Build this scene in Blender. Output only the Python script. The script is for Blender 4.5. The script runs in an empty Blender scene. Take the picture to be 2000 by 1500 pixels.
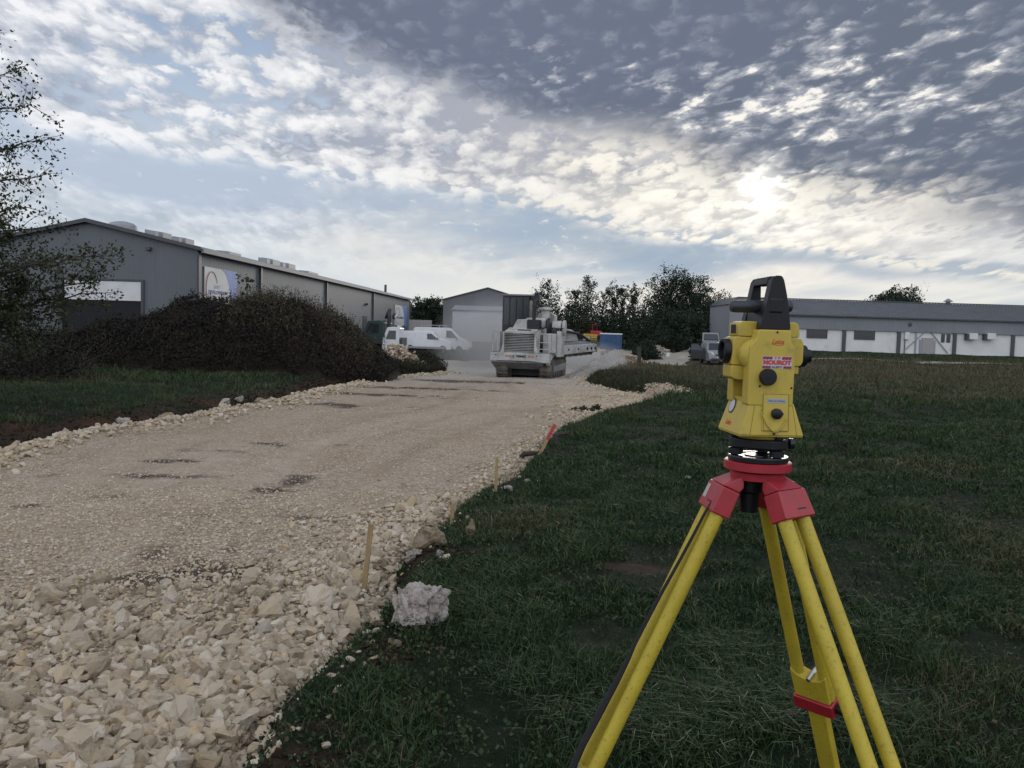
import bpy, bmesh, math, random
import numpy as np
from mathutils import Vector, Matrix
R = math.radians
S = bpy.context.scene
COL = S.collection
random.seed(7)

# ------------------------------------------------------------------ camera
F = 1611.0                                    # focal length in pixels of a 2000 px wide frame
PITCH, ROLL, CAMH = 3.62, 1.72, 1.65
CAM = np.array([0.0, 0.0, CAMH])
_p, _a = R(PITCH), R(ROLL)
_f = np.array([0, math.cos(_p), -math.sin(_p)])
_r0 = np.array([1.0, 0, 0]); _u0 = np.cross(_r0, _f)
_r = math.cos(_a)*_r0 + math.sin(_a)*_u0
_u = -math.sin(_a)*_r0 + math.cos(_a)*_u0
cd = bpy.data.cameras.new('camera'); cam = bpy.data.objects.new('camera', cd); COL.objects.link(cam)
cam.matrix_world = Matrix(((_r[0], _u[0], -_f[0], 0), (_r[1], _u[1], -_f[1], 0), (_r[2], _u[2], -_f[2], CAMH), (0, 0, 0, 1)))
cd.sensor_width = 36; cd.lens = 36*F/2000; cd.clip_start = 0.05; cd.clip_end = 6000
S.camera = cam

def ray(px, py):                              # world direction of a photo pixel
    d = _f + _r*(px-1000)/F + _u*(750-py)/F
    return d/np.linalg.norm(d)
def azel(px, py):
    d = ray(px, py)
    return math.degrees(math.atan2(d[0], d[1])), math.degrees(math.asin(d[2]))
def at(px, py, D):                            # the point of that pixel's ray D metres ahead
    d = ray(px, py); return Vector(CAM + d*(D/d[1]))

# ------------------------------------------------------------------ shader node helpers
class V:                                      # a socket with arithmetic
    nt = None
    def __init__(s, sock): s.s = sock
def _m(op, *a, clamp=False):
    n = V.nt.nodes.new('ShaderNodeMath'); n.operation = op; n.use_clamp = clamp
    for i, x in enumerate(a):
        if isinstance(x, V): V.nt.links.new(x.s, n.inputs[i])
        else: n.inputs[i].default_value = x
    return V(n.outputs[0])
V.__add__ = V.__radd__ = lambda s, o: _m('ADD', s, o)
V.__sub__ = lambda s, o: _m('SUBTRACT', s, o)
V.__rsub__ = lambda s, o: _m('SUBTRACT', o, s)
V.__mul__ = V.__rmul__ = lambda s, o: _m('MULTIPLY', s, o)
V.__truediv__ = lambda s, o: _m('DIVIDE', s, o)
V.__neg__ = lambda s: _m('MULTIPLY', s, -1.0)
def sst(a, b, x):                             # smoothstep
    n = V.nt.nodes.new('ShaderNodeMapRange'); n.interpolation_type = 'SMOOTHSTEP'
    for k, v in ((0, x), (1, a), (2, b)):
        if isinstance(v, V): V.nt.links.new(v.s, n.inputs[k])
        else: n.inputs[k].default_value = v
    return V(n.outputs[0])
def clamp(x): return _m('ADD', x, 0.0, clamp=True)
def vmax(a, b): return _m('MAXIMUM', a, b)
def vmin(a, b): return _m('MINIMUM', a, b)
def xyz(x, y, z):
    n = V.nt.nodes.new('ShaderNodeCombineXYZ')
    for i, v in enumerate((x, y, z)):
        if isinstance(v, V): V.nt.links.new(v.s, n.inputs[i])
        else: n.inputs[i].default_value = v
    return V(n.outputs[0])
def noise(vec, scale, detail=4, rough=.55, dist=0.0, out=0):
    n = V.nt.nodes.new('ShaderNodeTexNoise')
    if vec is not None: V.nt.links.new(vec.s, n.inputs['Vector'])
    n.inputs['Scale'].default_value = scale; n.inputs['Detail'].default_value = detail
    n.inputs['Roughness'].default_value = rough; n.inputs['Distortion'].default_value = dist
    return V(n.outputs[out])
def voro(vec, scale, feature='F1', rnd=1.0, out=0, smooth=.3):
    n = V.nt.nodes.new('ShaderNodeTexVoronoi'); n.feature = feature
    if vec is not None: V.nt.links.new(vec.s, n.inputs['Vector'])
    n.inputs['Scale'].default_value = scale; n.inputs['Randomness'].default_value = rnd
    if feature == 'SMOOTH_F1': n.inputs['Smoothness'].default_value = smooth
    return V(n.outputs[out])
def mix(f, a, b):                             # colour mix
    n = V.nt.nodes.new('ShaderNodeMix'); n.data_type = 'RGBA'
    for k, v in ((0, f), (6, a), (7, b)):
        if isinstance(v, V): V.nt.links.new(v.s, n.inputs[k])
        elif k == 0: n.inputs[k].default_value = v
        else: n.inputs[k].default_value = (*v[:3], 1)
    return V(n.outputs[2])
def sepxyz(v):
    n = V.nt.nodes.new('ShaderNodeSeparateXYZ'); V.nt.links.new(v.s, n.inputs[0])
    return V(n.outputs[0]), V(n.outputs[1]), V(n.outputs[2])
def lin(r, g, b):                             # 8-bit sRGB to linear
    return tuple((c/255/12.92 if c/255 <= .04045 else ((c/255+.055)/1.055)**2.4) for c in (r, g, b))

# ------------------------------------------------------------------ world: daylight sky with broken cloud, low veiled sun ahead
SUN_AZ, SUN_EL = azel(1490, 362)
W = bpy.data.worlds.new('World'); S.world = W; W.use_nodes = True
def build_world():
    nt = W.node_tree; V.nt = nt
    for n in list(nt.nodes): nt.nodes.remove(n)
    out = nt.nodes.new('ShaderNodeOutputWorld'); bg = nt.nodes.new('ShaderNodeBackground')
    nt.links.new(bg.outputs[0], out.inputs[0])
    K = 0.12; bg.inputs[1].default_value = K
    sky = nt.nodes.new('ShaderNodeTexSky'); sky.sky_type = 'NISHITA'; sky.sun_disc = False
    sky.sun_elevation = R(SUN_EL); sky.sun_rotation = R(SUN_AZ)
    sky.air_density = 1.0; sky.dust_density = 1.5; sky.ozone_density = 1.5
    tc = nt.nodes.new('ShaderNodeTexCoord'); d = V(tc.outputs['Generated'])
    x, y, z = sepxyz(d)
    az = _m('ARCTAN2', x, y)*57.2958
    el = _m('ARCSINE', z)*57.2958
    h = vmax(z, 0.0)+0.085
    px = az*(1.6/57.2958)/_m('POWER', h, .55); py = _m('POWER', h, .45)*(-7.1)     # rolls shrink towards the horizon
    P = xyz(px, py, 0.0)
    nwa = noise(P, 1.1, 4, .55); nwb = noise(xyz(px+7.3, py-3.1, 2.0), 1.1, 4, .55)
    wob = sst(0, 22, el)
    wa = az + (nwa-.5)*9.0*(wob+.25)
    we = el + (nwb-.5)*7.0*(wob+.25)
    # ---- small-scale cloud structure (altocumulus cells, streaks along the rolls)
    c1 = noise(xyz(px*1.0+py*.2, py*.8, 1.0), 5.7, 8, .60, .25)
    c2 = noise(xyz(px+.05, py+.10, 1.0), 17.0, 6, .62, .3)
    ce = voro(xyz(px+(c2-.5)*.14, py+(c1-.5)*.30, 0.0), 15.5, 'SMOOTH_F1', 1.0, 0, .45)
    puff = 1.0-ce*1.25
    tex = c1*.46+c2*.24+puff*.30                        # about 0.2 .. 0.8
    # the same field a little nearer the sun gives each cloud a lit and a shaded side
    sx, sy = math.sin(R(SUN_AZ)), math.cos(R(SUN_AZ))
    c1s = noise(xyz((px+sx*.10)*1.0+(py+.12)*.2, (py+.12)*.8, 1.0), 5.7, 8, .60, .25)
    lit = clamp((c1-c1s)*3.2+.5)
    def line(p, q):                                      # signed degrees above a line through two photo pixels
        (a0, e0), (a1, e1) = azel(*p), azel(*q)
        L = math.hypot(a1-a0, e1-e0); nx, ny = -(e1-e0)/L, (a1-a0)/L
        return (wa-a0)*nx+(we-e0)*ny
    def blob(p, ra, re, tilt=0.0, raw=False):            # soft ellipse round a photo pixel, radii in degrees
        a0, e0 = azel(*p); c, s = math.cos(R(tilt)), math.sin(R(tilt))
        A, E = (az, el) if raw else (wa, we)
        u = ((A-a0)*c+(E-e0)*s)/ra; v = ((E-e0)*c-(A-a0)*s)/re
        return _m('EXPONENT', -(u*u+v*v))
    # sun distance
    sa, ca = math.sin(R(SUN_EL)), math.cos(R(SUN_EL))
    cosang = x*(ca*math.sin(R(SUN_AZ)))+y*(ca*math.cos(R(SUN_AZ)))+z*sa
    ang = _m('ARCCOSINE', vmin(cosang, 0.99999))*57.2958
    glow1 = _m('EXPONENT', -(ang*ang)/(1.25**2))
    glow2 = _m('EXPONENT', -(ang*ang)/(6.5**2))
    glow3 = _m('EXPONENT', -(ang*ang)/(25.0**2))
    # ---- clear sky
    nis = V(sky.outputs[0])
    sc = nt.nodes.new('ShaderNodeVectorMath'); sc.operation = 'SCALE'; nt.links.new(nis.s, sc.inputs[0]); sc.inputs['Scale'].default_value = K
    nisv = V(sc.outputs[0])
    hz = _m('EXPONENT', -vmax(el, 0.0)/9.0)
    clear = mix(.93, nisv, mix(sst(2, 24, el), lin(206, 218, 230), lin(130, 158, 197)))
    clear = mix(hz*.85, clear, mix(glow3, lin(214, 222, 226), lin(232, 231, 225)))
    # ---- white broken cloud sheet
    hole = blob((390, 120), 6.5, 4.5)*1.0+blob((250, 190), 8, 3)*.4+blob((560, 75), 4, 2.5)*.35+blob((1330, 400), 7, 1.5)*.3+blob((330, 330), 12, 2.0, -14)*.15+blob((640, 225), 5, 2)*.22
    low = sst(2.0, 10.0, el)
    cov = sst(.34, .52, tex-hole*.17+.185)
    white = mix(glow3, lin(243, 245, 249), lin(254, 249, 239))
    wshade = mix(glow3, lin(164, 174, 192), lin(176, 176, 182))
    shd = clamp(lit*.75+sst(.36, .60, tex)*.5-.08-blob((1000, 230), 12, 5, -14)*.45)
    ccol = mix(shd, wshade, white)
    col = mix(cov*low, clear, ccol)
    wisp = sst(.42, .66, noise(xyz(px*.30+py*.75, py*.3-px*.2, 9.0), 1.6, 6, .6, .3))
    creamy = mix(glow3, lin(230, 230, 228), lin(246, 239, 222))
    col = mix(wisp*(1.0-sst(4.0, 13.0, el))*.85, col, creamy)
    # ---- smooth blue-grey bands of thin stratus
    streak = noise(xyz(px*.35+py*.9, py*.35-px*.25, 3.0), 2.2, 5, .55, .2)
    l1 = line((140, 236), (1000, 404))
    b1 = sst(-5.2, -2.2, l1+(streak-.5)*3.0)*(1.0-sst(-.35, .7, l1+(tex-.5)*1.6))*sst(-40, -30, az)
    b1 = b1*(1.0-sst(12, 19, az))
    bandc = mix(sst(-25, 15, az), lin(184, 198, 216), lin(164, 180, 197))
    col = mix(b1*(.45+.55*sst(.35, .6, streak))*(1.0-sst(.55, .70, tex)*.6), col, bandc)
    rim = _m('EXPONENT', -(l1-.5)*(l1-.5)/(.7**2))*sst(.38, .56, tex+.06)*(1.0-sst(10, 18, az))
    col = mix(rim*.75, col, white)
    l2 = line((1150, 470), (1900, 512))
    b2 = sst(-1.5, -.5, l2+(streak-.5)*1.6)*(1.0-sst(-.1, .5, l2+(tex-.5)*.8))*sst(2, 8, az)
    col = mix(b2*.8, col, lin(165, 180, 196))
    l2b = line((1000, 395), (1800, 500))
    edge = _m('EXPONENT', -(l2b+.4)*(l2b+.4)/(.45**2))*sst(-6, 3, az)*sst(.42, .6, tex+.08)
    col = mix(edge*.8, col, lin(252, 246, 230))
    l3 = line((300, 440), (1000, 520))
    b3 = _m('EXPONENT', -(l3*l3)/(.8**2))*sst(.46, .6, streak)
    col = mix(b3*.55, col, lin(178, 193, 206))
    # ---- the heavy dark sheet overhead and to the right
    l4 = line((520, -10), (1180, 285)); l5 = line((1100, 300), (2000, 455))
    dk = sst(-1.0, 1.5, vmin(l4, l5)+(tex-.47)*6.5)
    front = sst(-60, -30, az)*(1.0-sst(45, 75, az))
    topfade = 1.0-sst(34, 60, el)*.55
    dk = dk*front*topfade
    gapn = noise(xyz(px*.9+py*.25+3.0, py*1.1, 5.0), 8.0, 7, .62, .4)
    gapreg = blob((1750, 130), 13, 8)*.9+blob((1330, 170), 9, 2.2, -6)*.75+blob((1050, 95), 6, 3)*.35+blob((1620, 190), 10, 2.0, 4)*.6
    gp = sst(.50, .66, gapn*.6+tex*.4+gapreg*.09-.05)*sst(.1, .5, gapreg)
    darkc = mix(sst(.39, .72, tex), lin(108, 117, 134), lin(152, 158, 171))
    darkc = mix(blob((950, 60), 18, 6), darkc, mix(sst(.42, .74, tex), lin(110, 119, 139), lin(136, 145, 162)))
    darkc = mix(gp, darkc, mix(sst(.55, 1.0, gp), lin(196, 198, 204), lin(252, 248, 240)))
    col = mix(dk, col, darkc)
    # ---- the bright cream streak of thin cloud either side of the sun
    l6 = line((1050, 312), (1750, 388))
    st6 = _m('EXPONENT', -(l6*l6)/(1.7**2))*sst(-4, 6, az)*(1.0-sst(22, 34, az))*sst(.30, .52, tex)
    col = mix(st6*.85, col, lin(255, 249, 236))
    # ---- sun behind thin cloud
    gl = glow2*(1.0-dk*.88)*sst(3, 9, el)
    thin = sst(.22, .66, tex)
    add = nt.nodes.new('ShaderNodeMix'); add.data_type = 'RGBA'; add.blend_type = 'ADD'; add.inputs[0].default_value = 1.0
    gcol = mix(0.0, (1, .95, .85), (1, 1, 1))
    gsc = nt.nodes.new('ShaderNodeVectorMath'); gsc.operation = 'SCALE'; nt.links.new(gcol.s, gsc.inputs[0])
    gamt = gl*.28*thin+glow1*(.35+1.1*thin)
    nt.links.new(gamt.s, gsc.inputs['Scale'])
    nt.links.new(col.s, add.inputs[6]); nt.links.new(gsc.outputs[0], add.inputs[7])
    col = V(add.outputs[2])
    # unseen sky behind the camera: sunlit clouds, boosted to brighten the foreground
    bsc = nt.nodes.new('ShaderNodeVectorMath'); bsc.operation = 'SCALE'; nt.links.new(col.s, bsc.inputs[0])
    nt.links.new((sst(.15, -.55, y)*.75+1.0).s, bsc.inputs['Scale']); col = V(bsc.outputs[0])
    # below the horizon: dull ground tone
    col = mix(sst(-1.0, -4.0, el), col, (.05, .05, .045))
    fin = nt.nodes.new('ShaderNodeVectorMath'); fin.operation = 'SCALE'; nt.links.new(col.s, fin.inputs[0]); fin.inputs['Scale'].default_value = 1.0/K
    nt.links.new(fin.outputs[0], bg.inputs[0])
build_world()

sl = bpy.data.lights.new('sun', 'SUN'); sl.energy = 0.6; sl.angle = R(14); sl.color = (1.0, .93, .84)
so = bpy.data.objects.new('sun', sl); COL.objects.link(so)
so.rotation_euler = Vector((math.sin(R(SUN_AZ))*math.cos(R(SUN_EL)), math.cos(R(SUN_AZ))*math.cos(R(SUN_EL)), math.sin(R(SUN_EL)))).to_track_quat('Z', 'Y').to_euler()
S.view_settings.view_transform = 'Standard'; S.view_settings.look = 'None'
S.view_settings.exposure = 0.0; S.view_settings.gamma = 1.0; S.view_settings.use_curve_mapping = False

# ------------------------------------------------------------------ mesh + tagging helpers
def tag(o, label=None, cat=None, group=None, kind=None):
    for k, v in (('label', label), ('category', cat), ('group', group), ('kind', kind)):
        if v: o[k] = v
    return o
def empty(name, loc, rz=0.0, label=None, cat=None, group=None):
    o = bpy.data.objects.new(name, None); COL.objects.link(o)
    o.empty_display_size = .2; o.location = loc; o.rotation_euler = (0, 0, rz)
    return tag(o, label, cat, group)
class MB:
    def __init__(s): s.v = []; s.f = []
    def add(s, vs, fs):
        b = len(s.v); s.v += [tuple(v) for v in vs]; s.f += [tuple(i+b for i in f) for f in fs]; return s
    def box(s, c, d, rot=None):
        x, y, z = d[0]/2, d[1]/2, d[2]/2
        vs = [Vector(p) for p in ((-x,-y,-z),(x,-y,-z),(x,y,-z),(-x,y,-z),(-x,-y,z),(x,-y,z),(x,y,z),(-x,y,z))]
        if rot is not None: vs = [rot @ v for v in vs]
        c = Vector(c)
        return s.add([v+c for v in vs], [(0,3,2,1),(4,5,6,7),(0,1,5,4),(1,2,6,5),(2,3,7,6),(3,0,4,7)])
    def bb(s, x0, x1, y0, y1, z0, z1):
        return s.box(((x0+x1)/2, (y0+y1)/2, (z0+z1)/2), (abs(x1-x0), abs(y1-y0), abs(z1-z0)))
    def prism(s, poly, a, b, axis):           # polygon swept from a to b along an axis (x: (y,z), y: (x,z), z: (x,y))
        n = len(poly)
        def P(p, t): return {'x': (t, p[0], p[1]), 'y': (p[0], t, p[1]), 'z': (p[0], p[1], t)}[axis]
        vs = [P(p, a) for p in poly]+[P(p, b) for p in poly]
        fs = [tuple(range(n))[::-1], tuple(range(n, 2*n))]+[(i, (i+1) % n, n+(i+1) % n, n+i) for i in range(n)]
        return s.add(vs, fs)
    def frus(s, lo, hi, z0, z1):              # rectangle to rectangle: (x0,x1,y0,y1)
        def q(r, z): return [(r[0], r[2], z), (r[1], r[2], z), (r[1], r[3], z), (r[0], r[3], z)]
        return s.add(q(lo, z0)+q(hi, z1), [(0,3,2,1),(4,5,6,7),(0,1,5,4),(1,2,6,5),(2,3,7,6),(3,0,4,7)])
    def tube(s, pts, rad, n=8, cap=True, flat=1.0):
        pts = [Vector(p) for p in pts]; m = len(pts)
        if not hasattr(rad, '__len__'): rad = [rad]*m
        vs, fs = [], []; up = None
        for i, p in enumerate(pts):
            t = (pts[min(i+1, m-1)]-pts[max(i-1, 0)]).normalized()
            if up is None:
                up = Vector((0, 0, 1)) if abs(t.z) < .9 else Vector((0, 1, 0))
            a = t.cross(up).normalized(); b = a.cross(t).normalized(); up = b
            for k in range(n):
                an = 2*math.pi*k/n
                vs.append(p+a*math.cos(an)*rad[i]+b*math.sin(an)*rad[i]*flat)
        for i in range(m-1):
            for k in range(n):
                fs.append((i*n+k, i*n+(k+1) % n, (i+1)*n+(k+1) % n, (i+1)*n+k))
        if cap: fs += [tuple(range(n))[::-1], tuple(range((m-1)*n, m*n))]
        return s.add(vs, fs)
    def cyl(s, p, q, r, n=16, r2=None): return s.tube([p, q], [r, r if r2 is None else r2], n)
    def lathe(s, prof, origin, axis='z', n=24):   # prof: (radius, height)
        o = Vector(origin); vs, fs = [], []
        for r, h in prof:
            for k in range(n):
                an = 2*math.pi*k/n; c, d = r*math.cos(an), r*math.sin(an)
                vs.append(o+Vector({'z': (c, d, h), 'x': (h, c, d), 'y': (d, h, c)}[axis]))
        m = len(prof)
        for i in range(m-1):
            for k in range(n): fs.append((i*n+k, i*n+(k+1) % n, (i+1)*n+(k+1) % n, (i+1)*n+k))
        fs += [tuple(range(n))[::-1], tuple(range((m-1)*n, m*n))]
        return s.add(vs, fs)
    def build(s, name, m, parent=None, smooth=False, bevel=0, seg=2, mat_world=None):
        me = bpy.data.meshes.new(name); me.from_pydata(s.v, [], s.f)
        bm = bmesh.new(); bm.from_mesh(me); bmesh.ops.recalc_face_normals(bm, faces=bm.faces); bm.to_mesh(me); bm.free()
        return place(name, me, m, parent, smooth, bevel, seg)
def place(name, me, m, parent=None, smooth=False, bevel=0, seg=2):
    o = bpy.data.objects.new(name, me); COL.objects.link(o)
    if m is not None and not me.materials: me.materials.append(m)
    if smooth or bevel:
        me.shade_smooth()
        if bevel:
            b = o.modifiers.new('edge', 'BEVEL'); b.width = bevel; b.segments = seg; b.limit_method = 'ANGLE'; b.angle_limit = R(32)
            b.harden_normals = True
        else:
            try: me.set_sharp_from_angle(angle=R(40))
            except Exception: pass
    if parent is not None: o.parent = parent
    return o
def mesh_np(name, verts, starts, totals, loops, attrs=None):
    me = bpy.data.meshes.new(name)
    verts = np.ascontiguousarray(verts, dtype=np.float32)
    me.vertices.add(len(verts)); me.vertices.foreach_set('co', verts.ravel())
    me.loops.add(len(loops)); me.loops.foreach_set('vertex_index', np.ascontiguousarray(loops, dtype=np.int32))
    me.polygons.add(len(starts)); me.polygons.foreach_set('loop_start', np.ascontiguousarray(starts, dtype=np.int32))
    me.update(calc_edges=True)
    for k, a in (attrs or {}).items():
        a = np.asarray(a, dtype=np.float32)
        if a.ndim == 1:
            at_ = me.attributes.new(k, 'FLOAT', 'POINT'); at_.data.foreach_set('value', a)
        else:
            at_ = me.attributes.new(k, 'FLOAT_VECTOR', 'POINT'); at_.data.foreach_set('vector', a[:, :3].ravel())
    me.validate(); me.shade_flat(); return me
def mesh_k(name, verts, faces, attrs=None):    # all faces with the same number of corners
    faces = np.asarray(faces); n, k = faces.shape
    return mesh_np(name, verts, np.arange(n)*k, np.full(n, k), faces.ravel(), attrs)
def text(s, name, m, parent, loc, size, rot, width=None, shear=0.0, ext=.0003, align='CENTER', bold=0.0):
    c = bpy.data.curves.new(name, 'FONT'); c.body = s; c.size = size; c.extrude = ext; c.align_x = align; c.align_y = 'CENTER'
    c.shear = shear; c.offset = bold; c.materials.append(m)
    o = bpy.data.objects.new(name, c); COL.objects.link(o)
    o.location = loc; o.rotation_euler = rot
    if width:
        bpy.context.view_layer.update(); w = o.dimensions.x
        if w > 0: o.scale.x = width/w
    # keep the lettering as plain geometry
    bpy.context.view_layer.update()
    me = bpy.data.meshes.new_from_object(o.evaluated_get(bpy.context.evaluated_depsgraph_get())); me.name = name
    sc_ = o.scale.copy(); bpy.data.objects.remove(o); bpy.data.curves.remove(c)
    o = bpy.data.objects.new(name, me); COL.objects.link(o); o.location = loc; o.rotation_euler = rot; o.scale = sc_
    if not me.materials: me.materials.append(m)
    if parent is not None: o.parent = parent
    return o

# ------------------------------------------------------------------ materials
def mat(name, col, rough=.6, var=.12, scale=6.0, metal=0.0, bump=0.0, bscale=40.0, spec=.5, fn=None, dirt=None, dirt_amt=.0, dscale=3.0):
    m = bpy.data.materials.new(name); m.use_nodes = True; nt = m.node_tree; V.nt = nt
    b = nt.nodes['Principled BSDF']; b.inputs['Roughness'].default_value = rough; b.inputs['Metallic'].default_value = metal
    b.inputs['Specular IOR Level'].default_value = spec
    tc = nt.nodes.new('ShaderNodeTexCoord'); co = V(tc.outputs['Object'])
    if fn: c = fn(nt, co, b)
    else:
        n = noise(co, scale, 5, .6)
        k = sst(.3, .7, n)
        c = mix(k, tuple(x*(1-var) for x in col), tuple(min(1, x*(1+var)) for x in col))
        if dirt:
            d = sst(.62-dirt_amt, .80-dirt_amt*.5, noise(co, dscale, 6, .68))
            c = mix(d*.75, c, dirt)
        rr = noise(co, scale*2.3, 3)
        nt.links.new((rr*.16+(rough-.08)).s, b.inputs['Roughness'])
    nt.links.new(c.s, b.inputs['Base Color'])
    if bump:
        bp = nt.nodes.new('ShaderNodeBump'); bp.inputs['Strength'].default_value = bump; bp.inputs['Distance'].default_value = .01
        nt.links.new(noise(co, bscale, 5, .6).s, bp.inputs['Height']); nt.links.new(bp.outputs[0], b.inputs['Normal'])
    return m
def attr(nt, name, out='Fac'):
    n = nt.nodes.new('ShaderNodeAttribute'); n.attribute_name = name; return V(n.outputs[out])
def ramp(f, stops):
    n = V.nt.nodes.new('ShaderNodeValToRGB'); cr = n.color_ramp
    while len(cr.elements) < len(stops): cr.elements.new(.5)
    for e, (p, c) in zip(cr.elements, stops): e.position = p; e.color = (*c, 1)
    V.nt.links.new(f.s, n.inputs[0]); return V(n.outputs[0])
def corr_mat(name, col, rough, period, axis, strength=.6, var=.06, dirt=None):   # profiled sheet: ribs along z, spaced along a local axis
    def fn(nt, co, b):
        x, y, z = sepxyz(co); t = {'x': x, 'y': y}[axis]
        w = _m('PINGPONG', t, period/2)*(2/period)
        h = sst(.30, .48, w)
        bp = nt.nodes.new('ShaderNodeBump'); bp.inputs['Strength'].default_value = strength; bp.inputs['Distance'].default_value = .035
        nt.links.new(h.s, bp.inputs['Height']); nt.links.new(bp.outputs[0], b.inputs['Normal'])
        n = noise(co, .35, 5, .6)
        st = noise(xyz(x*2.2, y*2.2, z*.25), 1.0, 4, .6)
        c = mix(sst(.3, .7, n), tuple(v*(1-var) for v in col), tuple(v*(1+var) for v in col))
        return mix(sst(.52, .75, st)*.35, c, dirt or tuple(v*.7 for v in col))
    return mat(name, col, rough, fn=fn)

# ------------------------------------------------------------------ 2-D value noise for the land
_rngn = np.random.RandomState(11); _tab = _rngn.rand(512, 512)
def vn(x, y):
    xi = np.floor(x).astype(int); yi = np.floor(y).astype(int); fx = x-xi; fy = y-yi
    fx = fx*fx*(3-2*fx); fy = fy*fy*(3-2*fy)
    a = _tab[xi % 512, yi % 512]; b = _tab[(xi+1) % 512, yi % 512]; c = _tab[xi % 512, (yi+1) % 512]; d = _tab[(xi+1) % 512, (yi+1) % 512]
    return a*(1-fx)*(1-fy)+b*fx*(1-fy)+c*(1-fx)*fy+d*fx*fy-.5
def fbm(x, y, o=4, g=.5):
    s = 0; a = 1.0
    for i in range(o): s = s+a*vn(x*2**i+i*17.3, y*2**i-i*9.1); a *= g
    return s
def ss(a, b, x):
    t = np.clip((np.asarray(x, float)-a)/(b-a), 0, 1); return t*t*(3-2*t)

# ------------------------------------------------------------------ the land: gravel road in a shallow cut, grass on both sides
def road_z(y): return -.20-.007*np.minimum(np.maximum(y, 0), 100)
def on_road(px, py):
    d = ray(px, py); s = d[2]/d[1]; D = (CAMH+.2)/(-s-.007); return d[0]/d[1]*D, D
LP = [on_road(*p) for p in ((-330, 1000), (0, 893), (150, 850), (300, 829), (450, 799), (560, 781), (650, 757), (740, 739), (870, 729))]
RP = [on_road(*p) for p in ((395, 1560), (480, 1425), (545, 1375), (600, 1333), (655, 1285), (690, 1245), (735, 1180), (745, 1130), (800, 1075), (880, 1005), (970, 957), (1020, 903), (1062, 868), (1150, 827), (1278, 797), (1232, 772), (1150, 752), (1140, 742))]
LX = [(-4.6, 0.0)]+[(x, y) for x, y in LP]+[(-5.2, 45), (-9, 52), (-9, 56), (-5.5, 60), (1.0, 68), (5, 82), (9, 98), (14, 150)]
RX = [(-1.55, 0.0)]+[(x, y) for x, y in RP]+[(4.4, 43), (6.4, 55), (9.0, 66), (12.6, 80), (20, 96), (30, 150)]
LX.sort(key=lambda t: t[1]); RX.sort(key=lambda t: t[1])
def xl(y): return np.interp(y, [t[1] for t in LX], [t[0] for t in LX])+fbm(np.asarray(y)*.9, 3.3, 3)*.22*np.minimum(1, np.asarray(y)*.04+.3)
def xr(y): return np.interp(y, [t[1] for t in RX], [t[0] for t in RX])+fbm(np.asarray(y)*1.3, 8.7, 3)*.16*np.minimum(1, np.asarray(y)*.04+.5)
def ground_z(x, y):
    x = np.asarray(x, float); y = np.asarray(y, float)
    rz = road_z(y)
    right = .02+.50*ss(40, 95, y)*ss(8, 30, x)-.42*(1-ss(12, 26, x))*ss(22, 58, y)+fbm(x*.22+5, y*.22, 4)*.16*ss(2, 10, y)+fbm(x*1.7, y*1.7, 3)*.035
    left = rz+.16+.16*ss(.4, 3.2, xl(y)-x)*ss(5, 12, y)+fbm(x*.25, y*.25+40, 4)*.14+fbm(x*1.6, y*1.6+9, 3)*.05
    L, Rr = xl(y), xr(y)
    wr = .30+.010*np.maximum(y, 0); wl = .45+.012*np.maximum(y, 0)
    k = ss(-.02, 1, (x-Rr)/wr); j = ss(-.02, 1, (L-x)/wl)
    far = ss(70, 100, np.abs(y))
    z = rz-.10+(right-(rz-.10))*k+(left-(rz-.10))*j
    # the dug-out strip beside the left edge
    z = z+.05*fbm(x*7, y*7, 3)*ss(.9, .1, np.abs(L-x-.6))*(y > 4)+.022*fbm(x*9+3, y*9, 3)*ss(7, 4, y)-.16*np.exp(-((L-x-.55)/.35)**2)*ss(7, 10, y)*(1-ss(22, 28, y))
    rise = 2.0*ss(88, 165, y)*(1-ss(20, 34, x)*(1-ss(110, 130, y)))
    z = z+rise+fbm(x*.02+3, y*.02, 3)*ss(120, 400, np.hypot(x, y))*6
    back = ss(0, -6, y)                        # behind the camera: level field
    return z*(1-back)+back*(fbm(x*.2, y*.2, 3)*.2)
def gz(x, y): return float(ground_z(np.array([x]), np.array([y]))[0])
def gpt(px, py):                               # ground point under a photo pixel
    d = ray(px, py); lo = None
    for D in np.concatenate([np.arange(2.0, 30, .05), np.arange(30, 200, .25)]):
        x = d[0]/d[1]*D; z = CAMH+d[2]/d[1]*D
        if z <= gz(x, D): return Vector((x, D, gz(x, D)))
    return Vector((d[0]/d[1]*100, 100, 0))
def gat(px, D):                                # ground point D metres ahead in the photo column px
    p = at(px, 660, D); return Vector((p.x, D, gz(p.x, D)))

# where soil, dry grass and gravel show (what the ground is made of there)
SOIL_SPOTS = [(gpt(px, py), rx, ry, a) for px, py, rx, ry, a in (
    (1240, 1112, .42, .22, 1.0), (640, 1420, .30, .14, .62), (830, 1390, .35, .12, .5), (560, 1490, .3, .10, .6), (900, 1085, .5, .4, .8),
    (1000, 1060, .5, .3, .6), (740, 1290, .22, .2, .8), (1290, 1350, .25, .2, .5), (1790, 1015, .3, .2, .5), (1050, 1250, .4, .2, .45), (760, 1480, .4, .12, .5))]
DRY_SPOTS = [(gpt(px, py), rx, ry, a) for px, py, rx, ry, a in (
    (130, 740, 3.0, 1.2, .9), (40, 752, 3, 1.2, .5), (1500, 760, 6, 4, .5), (1850, 745, 12, 6, .95), (1760, 770, 4, 2.5, .9), (1950, 770, 5, 4, .7), (1650, 730, 16, 9, .9), (1900, 720, 22, 8, 1))]
RUT = [gpt(px, py) for px, py in ((-300, 868), (0, 812), (200, 795), (450, 775), (640, 757), (735, 736))]
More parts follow.
